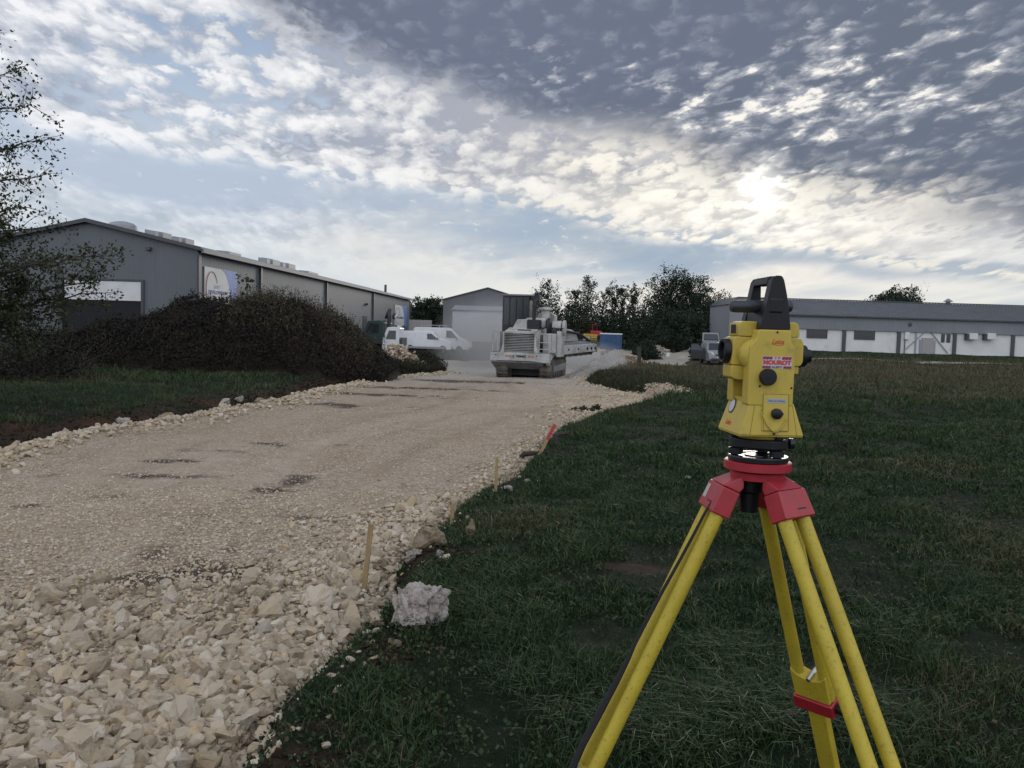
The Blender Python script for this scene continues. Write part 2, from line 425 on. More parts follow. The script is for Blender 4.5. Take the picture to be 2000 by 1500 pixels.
def masks(x, y):
    lawn = ss(66.5, 70.5, y)*ss(14, 20, x)
    L, Rr = xl(y), xr(y); n = fbm(x*1.1, y*1.1, 4); n2 = fbm(x*5, y*5, 3)
    soil = np.exp(-(np.maximum(x-Rr, 0)/(.14+.06*ss(6, 3, y)))**2)*(x > Rr-.3)
    soil = np.maximum(soil, ss(1.35, .75, (L-x)+n*.5)*(x < L+.3)*ss(4, 7, y)*(1-ss(28, 34, y)))
    for p, rx, ry, a in SOIL_SPOTS:
        soil = np.maximum(soil, a*np.exp(-(((x-p.x)/rx)**2+((y-p.y)/ry)**2)))
    ry_ = np.interp(x, [p.x for p in RUT], [p.y for p in RUT])
    w = .35+.018*y
    for off in (0.0, 1.6):
        soil = np.maximum(soil, .85*np.exp(-((y-ry_-off)/w)**2)*(x < L)*(x > -40)*(y < 36))
    soil = np.clip(ss(.40, .80, soil+n*.75+n2*.35-.06), 0, 1)
    dry = ss(22, 46, y+fbm(x*.12, y*.12, 3)*14)*.80*(x > Rr)+ss(14, 28, y)*.22*(x > Rr)
    dry = dry*(1-ss(66, 71, y)*ss(14, 18, x))
    for p, rx, ry, a in DRY_SPOTS:
        dry = np.maximum(dry, a*np.exp(-(((x-p.x)/rx)**2+((y-p.y)/ry)**2)))
    dry = np.clip(ss(.2, .9, dry+n*.5), 0, 1)
    dry = np.where((y < 0), .3, dry*(1-lawn))
    grav = np.zeros_like(x)
    return soil, dry, grav
def build_ground():
    rad = [.25]
    while rad[-1] < 60: rad.append(rad[-1]*1.0125)
    while rad[-1] < 5000: rad.append(rad[-1]*1.05)
    rad = np.array(rad)
    ang = np.concatenate([np.arange(-48, 48, .22), np.arange(48, 312, 4.0)])
    A, Rd = np.meshgrid(np.radians(ang), rad)
    x = (Rd*np.sin(A)).ravel(); y = (Rd*np.cos(A)).ravel()
    z = ground_z(x, y)
    soil, dry, grav = masks(x, y)
    na, nr = len(ang), len(rad)
    i = np.arange(nr-1)[:, None]*na; j = np.arange(na)[None, :]; j2 = (j+1) % na
    f = np.stack([i+j, i+na+j, i+na+j2, i+j2], -1).reshape(-1, 4)[:, ::-1]
    V_ = np.stack([x, y, z], 1)
    V_ = np.vstack([V_, [[0, 0, gz(0, 0)]]]); c = len(V_)-1
    me = mesh_np('ground', V_, np.concatenate([np.arange(len(f))*4, len(f)*4+np.arange(na)*3]), None,
                 np.concatenate([f.ravel(), np.stack([np.full(na, c), np.arange(na), (np.arange(na)+1) % na], 1)[:, ::-1].ravel()]),
                 {'soil': np.append(soil, 0), 'dry': np.append(dry, .3)})
    def fn(nt, co, b):
        s, dr = attr(nt, 'soil'), attr(nt, 'dry')
        n1 = noise(co, .7, 6, .62); n2 = noise(co, 9, 5, .65); n3 = noise(co, 60, 3, .6)
        g = ramp(n2*.6+n3*.4, [(.32, (.003, .007, .003)), (.55, (.007, .014, .005)), (.75, (.015, .024, .009))])
        g = mix(sst(.5, .68, n1)*.5, g, (.018, .018, .009))
        d = ramp(n2*.5+n3*.5, [(.3, (.022, .020, .011)), (.5, (.050, .043, .025)), (.72, (.10, .085, .052))])
        so = ramp(n2*.5+n3*.5, [(.3, (.012, .008, .006)), (.5, (.030, .020, .014)), (.7, (.055, .036, .025))])
        so = mix(sst(.55, .7, n1)*.7, so, (.085, .036, .018))
        c = mix(clamp(dr*1.1+(n2-.5)*.7*sst(.05, .3, dr)), g, d)
        c = mix(clamp(s*1.2+(n2-.5)*.5*sst(.05, .3, s)), c, so)
        bp = nt.nodes.new('ShaderNodeBump'); bp.inputs['Strength'].default_value = .9; bp.inputs['Distance'].default_value = .03
        nt.links.new((n2*.6+n3*.4).s, bp.inputs['Height']); nt.links.new(bp.outputs[0], b.inputs['Normal'])
        return c
    o = place('ground', me, mat('field', (0, 0, 0), .95, fn=fn, spec=.15), smooth=False); me.shade_smooth()
    tag(o, kind='structure')
build_ground()

ROAD_DIRT = [(on_road(px, py), rx, ry, a) for px, py, rx, ry, a in (
    (380, 1115, .75, .50, 1.0), (330, 1085, .45, .5, .8), (520, 962, .30, .22, 1.0), (590, 940, .25, .5, .8), (350, 900, .5, .18, .9), (400, 880, .7, .15, .7),
    (900, 745, 3.4, .8, 1), (800, 758, 3.0, .7, 1), (690, 770, 2.8, .6, 1), (620, 790, 1.8, .5, .8), (980, 765, 1.2, .3, .7), (250, 930, 1.2, .25, .55), (120, 965, .9, .2, .5), (480, 1010, .8, .25, .45), (560, 870, 1.2, .35, .5), (180, 1130, .35, .15, .4), (70, 985, .3, .15, .5), (1150, 772, .8, .3, .8), (845, 778, 1.0, .3, .5))]
def road_h(x, y):                              # the road surface itself
    e = np.minimum(x-(xl(y)-.30), xr(y)+.22-x)
    z = road_z(y)+2.0*ss(88, 165, y)+fbm(x*.35, y*.35, 3)*.06+fbm(x*2.4, y*2.4, 3)*.03+fbm(x*11, y*11, 3)*.020*(1-ss(14, 30, y))
    return z-.20*ss(.30, 0, e)+.05*np.exp(-((e-.45)/.3)**2)
def build_road():
    ys = [1.2]
    while ys[-1] < 155: ys.append(ys[-1]*1.0085)
    ys = np.array(ys); nt_ = 190
    t = np.linspace(0, 1, nt_)
    L, Rr = xl(ys)-.30, xr(ys)+.22
    X = L[:, None]+(Rr-L)[:, None]*t[None, :]; Y = np.repeat(ys[:, None], nt_, 1)
    x, y = X.ravel(), Y.ravel()
    z = road_h(x, y)
    dirt = np.zeros_like(x)
    for (px, py), rx, ry, a in ROAD_DIRT: dirt = np.maximum(dirt, a*np.exp(-(((x-px)/rx)**2+((y-py)/ry)**2)))
    dirt = np.clip(ss(.30, .75, dirt+fbm(x*3, y*3, 4)*.7), 0, 1)
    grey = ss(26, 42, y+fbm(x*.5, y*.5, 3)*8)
    tt = np.tile(t, len(ys)); fine = .5+1.1*fbm(tt*11+fbm(x*.4, y*.4, 2), y*.10, 4)     # compacted wheel lanes along the road
    fine = np.clip(fine*ss(5.5, 9, y+fbm(x*.8, y*.8, 2)*2), 0, 1)
    lane = sum(np.exp(-((tt-c_-.05*fbm(y*.12+c_*9, y*0+c_, 2))/.022)**2) for c_ in (.30, .44, .60, .74))*np.clip(.55+1.3*fbm(x*.7, y*.25, 3), 0, 1)*ss(6, 10, y)
    n = len(ys); i = np.arange(n-1)[:, None]*nt_; j = np.arange(nt_-1)[None, :]
    f = np.stack([i+j, i+j+1, i+nt_+j+1, i+nt_+j], -1).reshape(-1, 4)
    me = mesh_k('gravel_road', np.stack([x, y, z], 1), f, {'dirt': dirt, 'grey': grey, 'fine': fine, 'lane': lane})
    def fn(nt, co, b):
        di, gr, fi = attr(nt, 'dirt'), attr(nt, 'grey'), attr(nt, 'fine')
        n0 = noise(co, .45, 5, .6); n1 = noise(co, 3.0, 6, .65)
        wv = noise(co, 14, 3, .6, out=1)
        cell = voro(co, 26, 'F1', 1.0, 1); cd_ = voro(co, 26, 'F1', 1.0, 0)
        cell2 = voro(co, 60, 'F1', 1.0, 1); cd2 = voro(co, 60, 'F1', 1.0, 0)
        r1 = sepxyz(cell)[0]; r2 = sepxyz(cell2)[1]
        base = ramp(r1*.45+r2*.30+n1*.25, [(.22, (.24, .185, .140)), (.50, (.42, .338, .262)), (.78, (.58, .495, .40))])
        base = mix(fi*.75, base, mix(n1, (.26, .21, .158), (.50, .42, .335)))
        base = mix(clamp(attr(nt, 'lane'))*.5, base, (.20, .155, .115))
        base = mix(sst(.46, .66, n0)*.55, base, (.33, .245, .165))
        base = mix(sst(.52, .70, noise(co, 1.3, 5, .65))*.4, base, (.52, .475, .40))
        gap = (sst(.36, .62, cd_)*.5+sst(.4, .7, cd2)*.25)*(1.0-fi*.75)
        base = mix(gap, base, (.19, .142, .098))
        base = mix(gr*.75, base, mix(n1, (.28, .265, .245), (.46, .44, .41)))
        base = mix(clamp(di*.9+(n1-.5)*.5*sst(.1, .4, di)), base, mix(r1, (.028, .019, .014), (.085, .06, .045)))
        bp = nt.nodes.new('ShaderNodeBump'); bp.inputs['Strength'].default_value = 1.0; bp.inputs['Distance'].default_value = .022
        hgt = (1.0-cd_)*.6+(1.0-cd2)*.3+n1*.6
        nt.links.new(hgt.s, bp.inputs['Height']); nt.links.new(bp.outputs[0], b.inputs['Normal'])
        return base
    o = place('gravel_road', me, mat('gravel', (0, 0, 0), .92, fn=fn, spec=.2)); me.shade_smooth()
    tag(o, kind='structure')
build_road()
def rzat(x, y): return float(road_h(np.array([x]), np.array([y]))[0])

def sheet(name, px_poly, lift, m, res=26):     # a patch of another surface lying on the ground, outlined by ground points
    P = [gat(px, D) for px, D in px_poly]       # four corners, counter-clockwise
    u = np.linspace(0, 1, res)
    a, b, c, d = [np.array([p.x, p.y]) for p in P]
    G = [(a*(1-i)*(1-j)+b*i*(1-j)+c*i*j+d*(1-i)*j) for j in u for i in u]
    G = np.array(G); G = G+np.stack([fbm(G[:, 0]*.5, G[:, 1]*.5, 2), fbm(G[:, 1]*.5, G[:, 0]*.5+9, 2)], 1)*.5
    z = ground_z(G[:, 0], G[:, 1])+lift
    i = np.arange(res-1)[:, None]*res; j = np.arange(res-1)[None, :]
    f = np.stack([i+j, i+j+1, i+res+j+1, i+res+j], -1).reshape(-1, 4)
    me = mesh_k(name, np.column_stack([G, z]), f); o = place(name, me, m); me.shade_smooth(); tag(o, kind='structure'); return o
PALE = mat('pale_gravel', (.30, .275, .235), .95, .25, 1.2, bump=.4, bscale=12, spec=.2)
sheet('gravel_yard', [(1262, 58), (1345, 58), (1348, 92), (1285, 92)], .05, PALE)
sheet('gravel_path', [(1530, 64), (1985, 62), (1985, 65), (1530, 67.5)], .06, PALE, 40)
sheet('paved_yard', [(1180, 104), (1420, 104), (1380, 150), (1150, 150)], .12, PALE)

# ------------------------------------------------------------------ stones
def stone_fn(use_attr):
    def fn(nt, co, b):
        if use_attr: r = attr(nt, 'tint')
        else:
            oi = nt.nodes.new('ShaderNodeObjectInfo'); r = V(oi.outputs['Random'])
        if not use_attr:
            sc = nt.nodes.new('ShaderNodeVectorMath'); sc.operation = 'ADD'
            nt.links.new(co.s, sc.inputs[0]); nt.links.new(xyz(r*13.0, r*7.0, r*3.0).s, sc.inputs[1]); co = V(sc.outputs[0])
        k = 1.0 if not use_attr else 14.0
        base = ramp(r, [(0.0, (.33, .27, .195)), (.25, (.44, .37, .28)), (.55, (.50, .425, .335)), (.78, (.58, .52, .44)), (.9, (.47, .36, .22)), (1.0, (.41, .375, .32))])
        n = noise(co, 1.6*k, 6, .65); n2 = noise(co, 7*k, 5, .7)
        c = mix(sst(.45, .68, n)*.55, base, (.53, .40, .25))
        c = mix(sst(.55, .75, n2)*(.45 if use_attr else .28), c, (.34, .26, .18))
        c = mix(sst(.35, .2, n2)*.4, c, (.70, .655, .57))
        bp = nt.nodes.new('ShaderNodeBump'); bp.inputs['Strength'].default_value = .9; bp.inputs['Distance'].default_value = .012 if use_attr else .035
        nt.links.new((n*.5+n2*.5).s, bp.inputs['Height']); nt.links.new(bp.outputs[0], b.inputs['Normal'])
        return c
    return fn
M_ROCK = mat('limestone', (0, 0, 0), .9, fn=stone_fn(False), spec=.2)
M_STONE = mat('small_limestone', (0, 0, 0), .92, fn=stone_fn(True), spec=.2)
def hull_mesh(seed, n=16, sub=0, rough=.05, squash=(1, .8, .62)):
    rng = np.random.RandomState(seed); p = rng.randn(n, 3); p /= np.linalg.norm(p, axis=1)[:, None]
    p *= (.82+.18*rng.rand(n))[:, None]*np.array(squash)[None, :]
    bm = bmesh.new()
    for q in p: bm.verts.new(q)
    r = bmesh.ops.convex_hull(bm, input=bm.verts)
    bmesh.ops.delete(bm, geom=[g for g in r['geom_interior'] if isinstance(g, bmesh.types.BMVert)], context='VERTS')
    for _ in range(sub):
        bmesh.ops.subdivide_edges(bm, edges=bm.edges[:], cuts=1, use_grid_fill=True)
        bmesh.ops.smooth_vert(bm, verts=bm.verts[:], factor=.05 if _ else .02, use_axis_x=True, use_axis_y=True, use_axis_z=True)
    if sub:
        bmesh.ops.triangulate(bm, faces=bm.faces[:]); bm.normal_update()
        co = np.array([v.co[:] for v in bm.verts])
        d = fbm(co[:, 0]*2.1+seed, co[:, 1]*2.1+co[:, 2]*1.7, 4)*rough*2.2+fbm(co[:, 0]*7+seed, co[:, 2]*7+co[:, 1]*5, 3)*rough*1.1
        for v, q in zip(bm.verts, d): v.co += v.normal*q
    else: bmesh.ops.triangulate(bm, faces=bm.faces[:])
    return bm
def rand_rot(rng, n):
    q = rng.randn(n, 4); q /= np.linalg.norm(q, axis=1)[:, None]; w, x, y, z = q.T
    return np.stack([np.stack([1-2*(y*y+z*z), 2*(x*y-z*w), 2*(x*z+y*w)], -1), np.stack([2*(x*y+z*w), 1-2*(x*x+z*z), 2*(y*z-x*w)], -1),
                     np.stack([2*(x*z-y*w), 2*(y*z+x*w), 1-2*(x*x+y*y)], -1)], 1)
_hulls = []
for sd in range(12):
    bm = hull_mesh(100+sd, 11+sd % 5, 0, .05, (1, .70+.025*sd, .58+.04*(sd % 6))); bm.verts.ensure_lookup_table()
    _hulls.append((np.array([v.co[:] for v in bm.verts]), np.array([[v.index for v in f.verts] for f in bm.faces]))); bm.free()
_rough = []
for sd in range(14):                           # broken, pitted shapes for the larger pieces
    bm = hull_mesh(700+sd, 12+sd % 5, 1, .13, (1, .66+.024*sd, .52+.04*(sd % 6))); bm.verts.ensure_lookup_table()
    _rough.append((np.array([v.co[:] for v in bm.verts]), np.array([[v.index for v in f.verts] for f in bm.faces]))); bm.free()
def stone_stuff(name, pos, size, seed, label=None, parent=None, tint=None, tag_it=True, m=None, rough_from=9.0):
    rng = np.random.RandomState(seed); n = len(pos); var = rng.randint(0, len(_hulls), n); big = size > rough_from; var[big] = len(_hulls)+rng.randint(0, len(_rough), int(big.sum())); Rm = rand_rot(rng, n)
    tn = rng.rand(n)**1.2 if tint is None else tint
    vs, fs, at_ = [], [], []; base = 0
    for k, (hv, hf) in enumerate(_hulls+_rough):
        idx = np.where(var == k)[0]
        if not len(idx): continue
        v = np.einsum('nij,vj->nvi', Rm[idx], hv)*size[idx, None, None]*np.array([1, 1, .8])+pos[idx][:, None, :]
        f = hf[None]+(np.arange(len(idx))*len(hv))[:, None, None]+base
        vs.append(v.reshape(-1, 3)); fs.append(f.reshape(-1, 3)); at_.append(np.repeat(tn[idx], len(hv))); base += len(idx)*len(hv)
    me = mesh_k(name, np.vstack(vs), np.vstack(fs), {'tint': np.concatenate(at_)})
    o = place(name, me, m or M_STONE, parent)
    if tag_it: tag(o, label, None, None, 'stuff')
    return o
def band(rng, y0, y1, n, side, width, pw=1.0):  # points beside a road edge
    y = y0+(y1-y0)*rng.rand(n)**pw; e = xr(y) if side > 0 else xl(y)
    x = e-side*(np.abs(rng.randn(n))*width-.12)
    return x, y
rng = np.random.RandomState(5)
P_, S_ = [], []
def put(x, y, s, sink=.1):
    P_.append(np.stack([x, y, np.maximum(road_h(x, y), ground_z(x, y))+s*(rng.rand(len(x))*.5+sink)], 1)); S_.append(s)
def uni(n, y0, y1):
    y = y0+(y1-y0)*rng.rand(n); L, Rr = np.maximum(xl(y), -.66*y-.9), xr(y); return L+(Rr-L)*rng.rand(n), y
x, y = uni(7200, 1.4, 6.2); keep = rng.rand(len(x)) < ss(6.6, 4.6, y+fbm(x*.9, y*.9, 2)*1.6)+.10; x, y = x[keep], y[keep]
put(x, y, (.012+.056*rng.rand(len(x))**2.3)*ss(7.6, 4.2, y)+.009)
x, y = uni(30000, 2.6, 9.5); put(x, y, .007+.019*rng.rand(len(x))**2.0, -.15)
x, y = uni(14000, 9.5, 20); put(x, y, .008+.016*rng.rand(len(x))**2.5, -.2)
x, y = uni(4000, 20, 40); put(x, y, .012+.03*rng.rand(len(x))**3, -.2)
for (a, b, n, sd, w, s0, s1) in ((1.6, 9, 2600, 1, .34, .018, .065), (3.5, 8.5, 2600, 1, .75, .012, .045), (9, 20, 2200, 1, .30, .015, .05), (19, 27, 2200, 1, .8, .02, .075), (27, 40, 700, 1, .4, .02, .08), (8, 16, 1500, -1, .30, .02, .085), (16, 42, 2800, -1, .45, .02, .09)):
    x, y = band(rng, a, b, n, sd, w); put(x, y, s0+(s1-s0)*rng.rand(n)**2, .15)
n = 420; y = 3.0+7*rng.rand(n)**1.3; x = xr(y)+.02+np.abs(rng.randn(n))*.22; put(x, y, .008+.030*rng.rand(n)**2.2, .0)
stone_stuff('rubble', np.vstack(P_), np.concatenate(S_), 3, 'small pale limestone rubble strewn over the gravel road', rough_from=.026)
n = 5200; y = 2.2+6*rng.rand(n)**1.3; x = xr(y)+.05+np.abs(rng.randn(n))*.55; sl, _, _ = masks(x, y); k_ = sl > .25; x, y = x[k_], y[k_]
n2_ = 4200; y2 = 9+24*rng.rand(n2_); x2 = xl(y2)-np.abs(rng.randn(n2_))*.8; sl, _, _ = masks(x2, y2); k_ = sl > .2; x, y = np.append(x, x2[k_]), np.append(y, y2[k_])
M_CLOD = mat('soil_clod', (.026, .018, .013), .95, .4, 9, bump=.6, bscale=40, spec=.1)
sz = (.006+.022*rng.rand(len(x))**2.5)*(1+.06*y)
stone_stuff('soil_clods', np.stack([x, y, ground_z(x, y)+sz*.2], 1), sz, 12, 'dark clods of turned soil beside the road', m=M_CLOD)
# loose rocks one can pick out
RM = []
for sd in range(18):
    bm = hull_mesh(300+sd, 13, 2, .105, (1, .62+.03*(sd % 7), .5+.03*(sd % 5))); me = bpy.data.meshes.new('rock'); bm.to_mesh(me); bm.free(); me.materials.append(M_ROCK)
    me.shade_smooth()
    try: me.set_sharp_from_angle(angle=R(20))
    except Exception: pass
    RM.append(me)
def rock(me, loc, s, rot, label, group, sc=(1, 1, 1)):
    o = bpy.data.objects.new('rock', me); COL.objects.link(o); o.location = loc; o.rotation_euler = rot; o.scale = (s*sc[0], s*sc[1], s*sc[2])
    return tag(o, label, 'rock', group)
def rocks_in(n, pick, s0, s1, label, group, mind=.60, powr=1.9):
    done = []; tries = 0
    while len(done) < n and tries < n*60:
        tries += 1; x, y = pick(); s = s0+(s1-s0)*rng.rand()**powr
        if any((x-a)**2+(y-b)**2 < (mind*(s+c))**2 for a, b, c in done): continue
        done.append((x, y, s))
        z = max(float(road_h(np.array([x]), np.array([y]))[0]), gz(x, y))+s*(.12+.3*rng.rand())
        rock(RM[rng.randint(len(RM))], (x, y, z), s, rng.rand(3)*6.28, label, group, (1, .8+.4*rng.rand(), .75+.3*rng.rand()))
def pick_near():
    while True:
        y = 2.9+3.0*rng.rand()**1.25; L, Rr = -.66*y-.15, float(xr(np.array([y]))[0])+.05
        x = L+(Rr-L)*rng.rand()
        if rng.rand() < 1.25-(y-2.9)/3.2+.5*(x > Rr-.6): return x, y
rocks_in(150, pick_near, .060, .150, 'pale angular limestone rock in the coarse rubble at the near end of the road', 'limestone rocks in the coarse rubble at the near end of the road')
def pick_r():
    y = 4.0+5*rng.rand()**1.5; return float(xr(np.array([y]))[0])+.14-abs(rng.randn())*.30, y
rocks_in(74, pick_r, .045, .115, 'pale limestone rock along the grassy edge of the road by the wooden stakes', 'limestone rocks along the grassy edge of the road')
def pick_l():
    y = 10+9*rng.rand(); return float(xl(np.array([y]))[0])-.05+abs(rng.randn())*.25, y
rocks_in(40, pick_l, .06, .15, 'pale limestone rock on the far edge of the road beside the dark soil', 'limestone rocks on the far edge of the road')
def pick_foot():
    q = on_road(*[(648, 1262), (700, 1180), (725, 1150), (765, 1120), (600, 1320), (670, 1300)][rng.randint(6)]); return q[0]+rng.randn()*.10, q[1]+rng.randn()*.12
rocks_in(24, pick_foot, .050, .10, 'large pale rock in the loose ridge at the foot of the tallest stake', 'rocks in the ridge at the foot of the tallest stake', .8)
# the big ones, each known by its look
def hero(px, py, w_px, label, seed, squash=(1, .85, .8), rough=.12, sub=3, group=None, lift=.55, tone=None):
    p = gpt(px, py); s = w_px/F*p.y/2*1.02
    bm = hull_mesh(seed, 18, sub, rough, squash); me = bpy.data.meshes.new('rock'); bm.to_mesh(me); bm.free(); me.materials.append(tone or M_ROCK); me.shade_smooth()
    try: me.set_sharp_from_angle(angle=R(35))
    except Exception: pass
    zmin = min(v.co.z for v in me.vertices)
    return rock(me, (p.x, p.y+s*.3, p.z-zmin*s*lift), s, (0, 0, seed*.7), label, group)
def tone_fn(c0, c1, c2):
    def fn(nt, co, b):
        n = noise(co, 2.2, 7, .7); n2 = noise(co, 8, 5, .7); vo = voro(co, 3.2, 'F1', 1.0, 0)
        c = mix(sst(.40, .62, n), c0, c1); c = mix(sst(.54, .68, n2)*.7, c, c2)
        bp = nt.nodes.new('ShaderNodeBump'); bp.inputs['Strength'].default_value = 1.0; bp.inputs['Distance'].default_value = .14
        nt.links.new((n*.5+n2*.35+vo*.4).s, bp.inputs['Height']); nt.links.new(bp.outputs[0], b.inputs['Normal'])
        return c
    return fn
M_WHITE = mat('white_limestone', (0, 0, 0), .92, fn=tone_fn((.70, .65, .60), (.55, .47, .41), (.24, .165, .12)), spec=.15)
M_OCHRE = mat('ochre_limestone', (0, 0, 0), .92, fn=tone_fn((.36, .27, .16), (.46, .40, .31), (.22, .14, .075)), spec=.15)
M_GREY = mat('grey_limestone', (0, 0, 0), .92, fn=tone_fn((.33, .32, .27), (.44, .42, .36), (.17, .155, .13)), spec=.15)
hero(806, 1232, 138, 'largest pale knobbly limestone rock lying on the grass beside the tallest wooden stake', 41, (1, .85, .80), .20, 4, tone=M_WHITE, lift=.72)
hero(690, 1205, 70, 'flat pale rock at the foot of the tallest wooden stake, left of the knobbly rock', 42, (1, .6, .45), tone=M_WHITE)
hero(834, 1072, 92, 'big brown and white boulder half sunk in the road edge near the short stake', 43, (1, .8, .75), .10, tone=M_OCHRE, lift=.6)
hero(918, 1052, 34, 'small upright yellowish rock on the grass right of the brown boulder', 44, (.7, .6, 1.2), tone=M_OCHRE, lift=.9)
hero(768, 1268, 36, 'small ochre rock on dark soil just below the large knobbly rock', 45, (1, .8, .8), tone=M_OCHRE)
hero(368, 1420, 88, 'smooth greenish grey boulder among the paler rubble at the near end of the road', 46, (1, .75, .95), .05, tone=M_GREY, lift=.6)
hero(212, 1392, 62, 'orange stained rock among the rubble left of the greenish boulder', 47, (1, .9, .9), .06, tone=M_OCHRE)
hero(410, 1345, 120, 'wide flat slab of pale limestone above the greenish boulder', 48, (1, .7, .42), .08, tone=M_WHITE, lift=.5)
hero(322, 832, 44, 'tan boulder on the far road edge in front of the dark ditch', 49, (1, .8, .8), .10, tone=M_OCHRE, lift=.8)
hero(236, 828, 32, 'white crumbly rock on the soil bank across the road', 50, (1, .7, .6), .2, tone=M_WHITE)
for i, (px, py, w) in enumerate(((438, 789, 26), (466, 786, 24), (506, 791, 26))):
    hero(px, py, w, ('leftmost', 'middle', 'rightmost')[i]+' of three pale boulders in a row on the far bank', 51+i, (1, .8, .7), .08, tone=(M_WHITE, M_GREY, M_OCHRE)[i], group='boulders in a row on the far bank')
hero(808, 1098, 44, 'rounded pale rock between the brown boulder and the tallest stake', 55, (1, .8, .7), .14, tone=M_WHITE)
hero(858, 1088, 26, 'small white rock on grass just below the brown boulder', 56, (1, .7, .6), .1, tone=M_WHITE)
hero(994, 958, 26, 'flat white rock on the grass right of the thin wooden stake', 57, (1, .6, .45), .08, tone=M_WHITE)
hero(1345, 936, 17, 'small white rock alone in the grass left of the tripod', 58, (1, .7, .6), .08, tone=M_WHITE)
hero(1030, 942, 14, 'tiny white stone on the grass between the thin stake and the bent root', 59, (1, .7, .6), .08, tone=M_WHITE)
hero(710, 1305, 20, 'small round white stone on bare soil at the road edge', 60, (1, .8, .8), .06, tone=M_WHITE)

# ------------------------------------------------------------------ leaves, branches and grass blades
def leaf_mat(name, stops, rough=.7, trans=.0):
    def fn(nt, co, b):
        t = attr(nt, 'tint'); b.inputs['Specular IOR Level'].default_value = .25
        return ramp(t, stops)
    return mat(name, (0, 0, 0), rough, fn=fn)
M_LEAF = leaf_mat('leaf', [(0, (.012, .020, .008)), (.6, (.030, .046, .016)), (1, (.055, .060, .020))])
M_LEAF_FAR = leaf_mat('far_leaf', [(0, (.010, .019, .012)), (.6, (.020, .034, .018)), (1, (.034, .046, .022))])
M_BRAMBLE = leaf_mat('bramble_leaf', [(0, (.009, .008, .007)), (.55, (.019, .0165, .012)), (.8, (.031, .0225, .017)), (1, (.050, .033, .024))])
M_DRYLEAF = leaf_mat('dry_weed', [(0, (.020, .024, .012)), (.5, (.048, .044, .024)), (1, (.12, .092, .056))])
M_BARK = mat('bark', (.040, .034, .028), .9, .3, 8, bump=.5, bscale=30)
M_GRASS = leaf_mat('grass_blade', [(0, (.009, .021, .008)), (.45, (.022, .048, .015)), (.75, (.043, .068, .022)), (.86, (.066, .062, .030)), (1, (.125, .105, .062))], .6)
def leaves_np(c, size, rng, flat=.5, droop=.0, aspect=.55):
    n = len(c); Rm = rand_rot(rng, n)
    a = Rm[:, :, 0]*size[:, None]; b = Rm[:, :, 1]*size[:, None]*aspect; w = Rm[:, :, 2]*size[:, None]*.18
    v = np.stack([c-a, c+b+w, c+a, c-b+w], 1).reshape(-1, 3)
    return v, np.arange(n*4).reshape(-1, 4)
def foliage(name, c, size, m, parent, seed, tint=None, aspect=.55):
    rng_ = np.random.RandomState(seed); c = np.asarray(c, float)
    size = np.broadcast_to(np.asarray(size, float), (len(c),))*(.6+.8*rng_.rand(len(c)))
    v, f = leaves_np(c, size, rng_, aspect=aspect)
    t = rng_.rand(len(c)) if tint is None else np.clip(tint+.25*(rng_.rand(len(c))-.5), 0, 1)
    me = mesh_k(name, v, f, {'tint': np.repeat(t, 4)})
    return place(name, me, m, parent)
def branches(name, segs, m, parent, n=5):     # many tapered limbs as one mesh; segs: (points, radii)
    mb = MB()
    for pts, rad in segs: mb.tube(pts, rad, n if rad[0] > .03 else 3, cap=False)
    me = bpy.data.meshes.new(name); me.from_pydata(mb.v, [], mb.f); me.shade_smooth()
    return place(name, me, m, parent)
def limb(rng, p, d, L, r, n=6, wob=.22, up=.0, r1=.35):
    pts = [np.array(p, float)]; d = np.array(d, float); d /= np.linalg.norm(d)
    for i in range(n):
        d = d+rng.randn(3)*wob*.5+np.array([0, 0, up]); d /= np.linalg.norm(d); pts.append(pts[-1]+d*L/n)
    return pts, list(np.linspace(r, r*r1, n+1))
